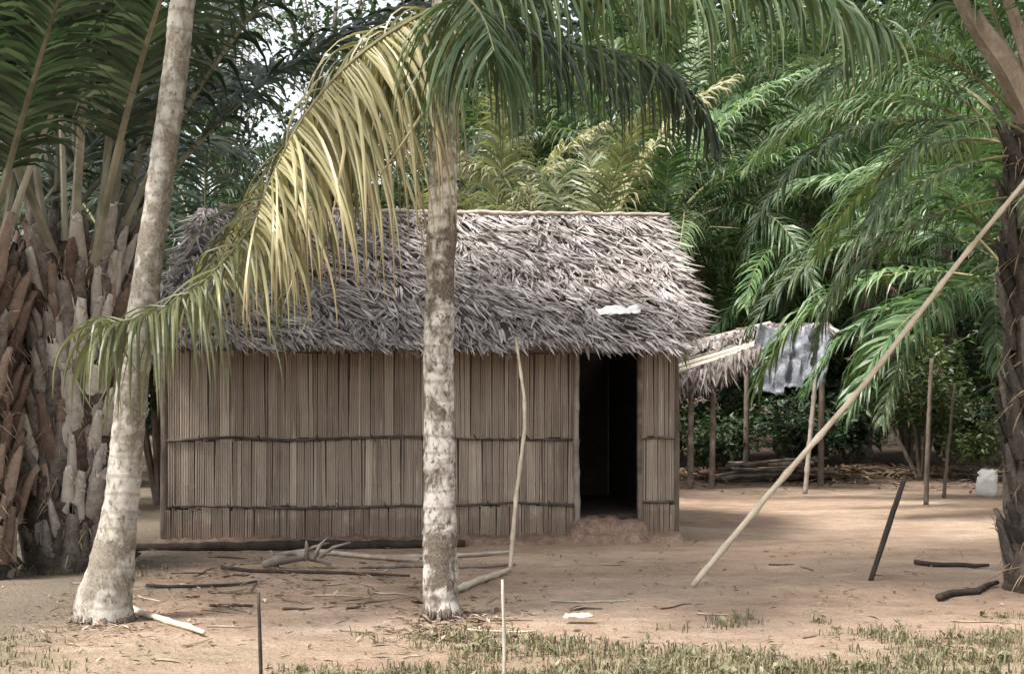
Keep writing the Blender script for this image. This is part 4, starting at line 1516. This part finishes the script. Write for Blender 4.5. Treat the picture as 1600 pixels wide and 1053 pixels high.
FALLEN = [frond_mesh('fallen_frond', 2.4, 6, 14, 46, 0.5, 0.035, 0.45, 400 + i, 0.12, 0.022, 'frond_dry', 'petiole_brown', (0.0, 0.5)) for i in range(2)]
for i, (px, py, rz) in enumerate([(1110, 752, 0.2), (1180, 748, 2.9), (1250, 745, 0.5), (1320, 742, 3.4), (1400, 744, 0.1), (1470, 742, 2.8), (1520, 746, 3.3), (1090, 745, 2.6)]):
    fallen_frond(px, py, rz, 0.9, 'dry brown frond fallen at the dark far edge of the yard')


# ------------------------------------------------------------------ grass, weeds and litter
def grass():
    rnd = random.Random(12)
    mb = MB()

    def tuft(x, y, n, h):
        z = hgt(x, y)
        for k in range(n):
            a = rnd.uniform(0, 6.283)
            d = Vector((math.cos(a), math.sin(a), 0))
            L = h * rnd.uniform(0.5, 1.3)
            w = Vector((-d.y, d.x, 0)) * rnd.uniform(0.002, 0.005)
            p = Vector((x + rnd.gauss(0, .03), y + rnd.gauss(0, .03), z - 0.01))
            l = rnd.uniform(0.2, 1.0)
            p1 = p + Vector((0, 0, L * .6)) + d * L * .25 * l
            p2 = p1 + Vector((0, 0, L * .3 * (1 - l))) + d * L * .5 * l
            mb.ribbon([p, p1, p2], [w, w, w * .1])

    for k in range(9500):
        px = rnd.uniform(420, 1680)
        py = rnd.uniform(958, 1120)
        p = ground_at(px, py)
        cov = mnoise.noise(Vector((p.x * 0.9, p.y * 1.3, 2.2))) + 0.7 * mnoise.noise(Vector((p.x * 3.2, p.y * 3.2, 8)))
        edge = (py - 985 - max(0, (720 - px)) * 0.25) / 70.0
        if cov + min(edge, 1.0) * 0.75 + rnd.uniform(-0.35, 0.3) < 0.30:
            continue
        tuft(p.x, p.y, rnd.randint(3, 8), rnd.choice((0.025, 0.035, 0.045, 0.06, 0.10)))
        if rnd.random() < 0.05:       # flat-leaved weed
            z = hgt(p.x, p.y)
            for q in range(6):
                a = rnd.uniform(0, 6.283)
                d = Vector((math.cos(a), math.sin(a), rnd.uniform(0.2, 0.9))).normalized() * rnd.uniform(0.03, 0.07)
                w = Vector((-d.y, d.x, 0)) * 0.3
                c = Vector((p.x, p.y, z + rnd.uniform(0, 0.04)))
                mb.add([c, c + d * .5 - w, c + d, c + d * .5 + w], [(0, 1, 2), (0, 2, 3)])
    for k in range(70):
        p = ground_at(rnd.uniform(-20, 110), rnd.uniform(985, 1080))
        tuft(p.x, p.y, 5, 0.06)
    for k in range(60):
        p = ground_at(rnd.uniform(0, 260), rnd.uniform(885, 905))
        tuft(p.x, p.y, 4, 0.07)
    tag(link('grass', mb.mesh('grass', ['grass'])), 'sparse short grass along the bottom of the picture', 'grass', None, 'stuff')


grass()


def litter():
    rnd = random.Random(14)
    mb = MB()
    spots = []
    for k in range(1500):
        spots.append((rnd.uniform(-20, 1620), rnd.uniform(850, 1080), rnd.uniform(0.012, 0.04)))
    for k in range(500):
        spots.append((rnd.gauss(430, 130), rnd.gauss(905, 28), rnd.uniform(0.015, 0.05)))
    for k in range(300):
        spots.append((rnd.gauss(700, 60), rnd.gauss(965, 22), rnd.uniform(0.02, 0.06)))
    for k in range(160):
        spots.append((rnd.gauss(150, 60), rnd.gauss(975, 20), rnd.uniform(0.015, 0.045)))
    for k in range(900):
        spots.append((rnd.uniform(1050, 1600), 742 + abs(rnd.gauss(0, 10)), rnd.uniform(0.03, 0.11)))
    for k in range(500):
        cx, cy = rnd.choice(((690, 962), (160, 970)))
        a = rnd.uniform(0, 6.283)
        rr = abs(rnd.gauss(0, 45)) + 20
        spots.append((cx + math.cos(a) * rr, cy + math.sin(a) * rr * .4, rnd.uniform(0.01, 0.035)))
    for k in range(1600):
        spots.append((rnd.uniform(-20, 1620), rnd.uniform(850, 1080), rnd.uniform(0.005, 0.014)))
    for px, py, s in spots:
        if py < 700:
            continue
        p = ground_at(px, py)
        p.z = hgt(p.x, p.y) + 0.006
        a = rnd.uniform(0, 6.283)
        d = Vector((math.cos(a), math.sin(a), rnd.uniform(-.1, .35))).normalized() * s * rnd.uniform(1, 3.2)
        w = d.cross(Vector((0, 0, 1))).normalized() * s * rnd.uniform(.12, .4)
        c = p + d * .5 + Vector((0, 0, s * .25 * rnd.random()))
        mb.add([p, c - w, p + d, c + w], [(0, 1, 2), (0, 2, 3)])
    for k in range(60):
        px, py = (rnd.uniform(215, 660), rnd.uniform(868, 955)) if k < 38 else (rnd.uniform(100, 1500), rnd.uniform(880, 1040))
        p = ground_at(px, py)
        a = rnd.gauss(0, 0.9)
        L = rnd.uniform(0.08, 0.4)
        q = [p + Vector((math.cos(a), math.sin(a), 0)) * L * t + Vector((0, rnd.uniform(-.03, .03), 0)) for t in (0, .35, .7, 1)]
        q = [Vector((v.x, v.y, hgt(v.x, v.y) + 0.008)) for v in q]
        r = rnd.uniform(0.004, 0.010)
        mb.tube(q, [r, r, r * .8, r * .4], 4)
    tag(link('leaf_litter', mb.mesh('leaf_litter', ['litter'])), 'scattered dry leaf bits on the bare earth', 'leaf litter', None, 'stuff')


litter()
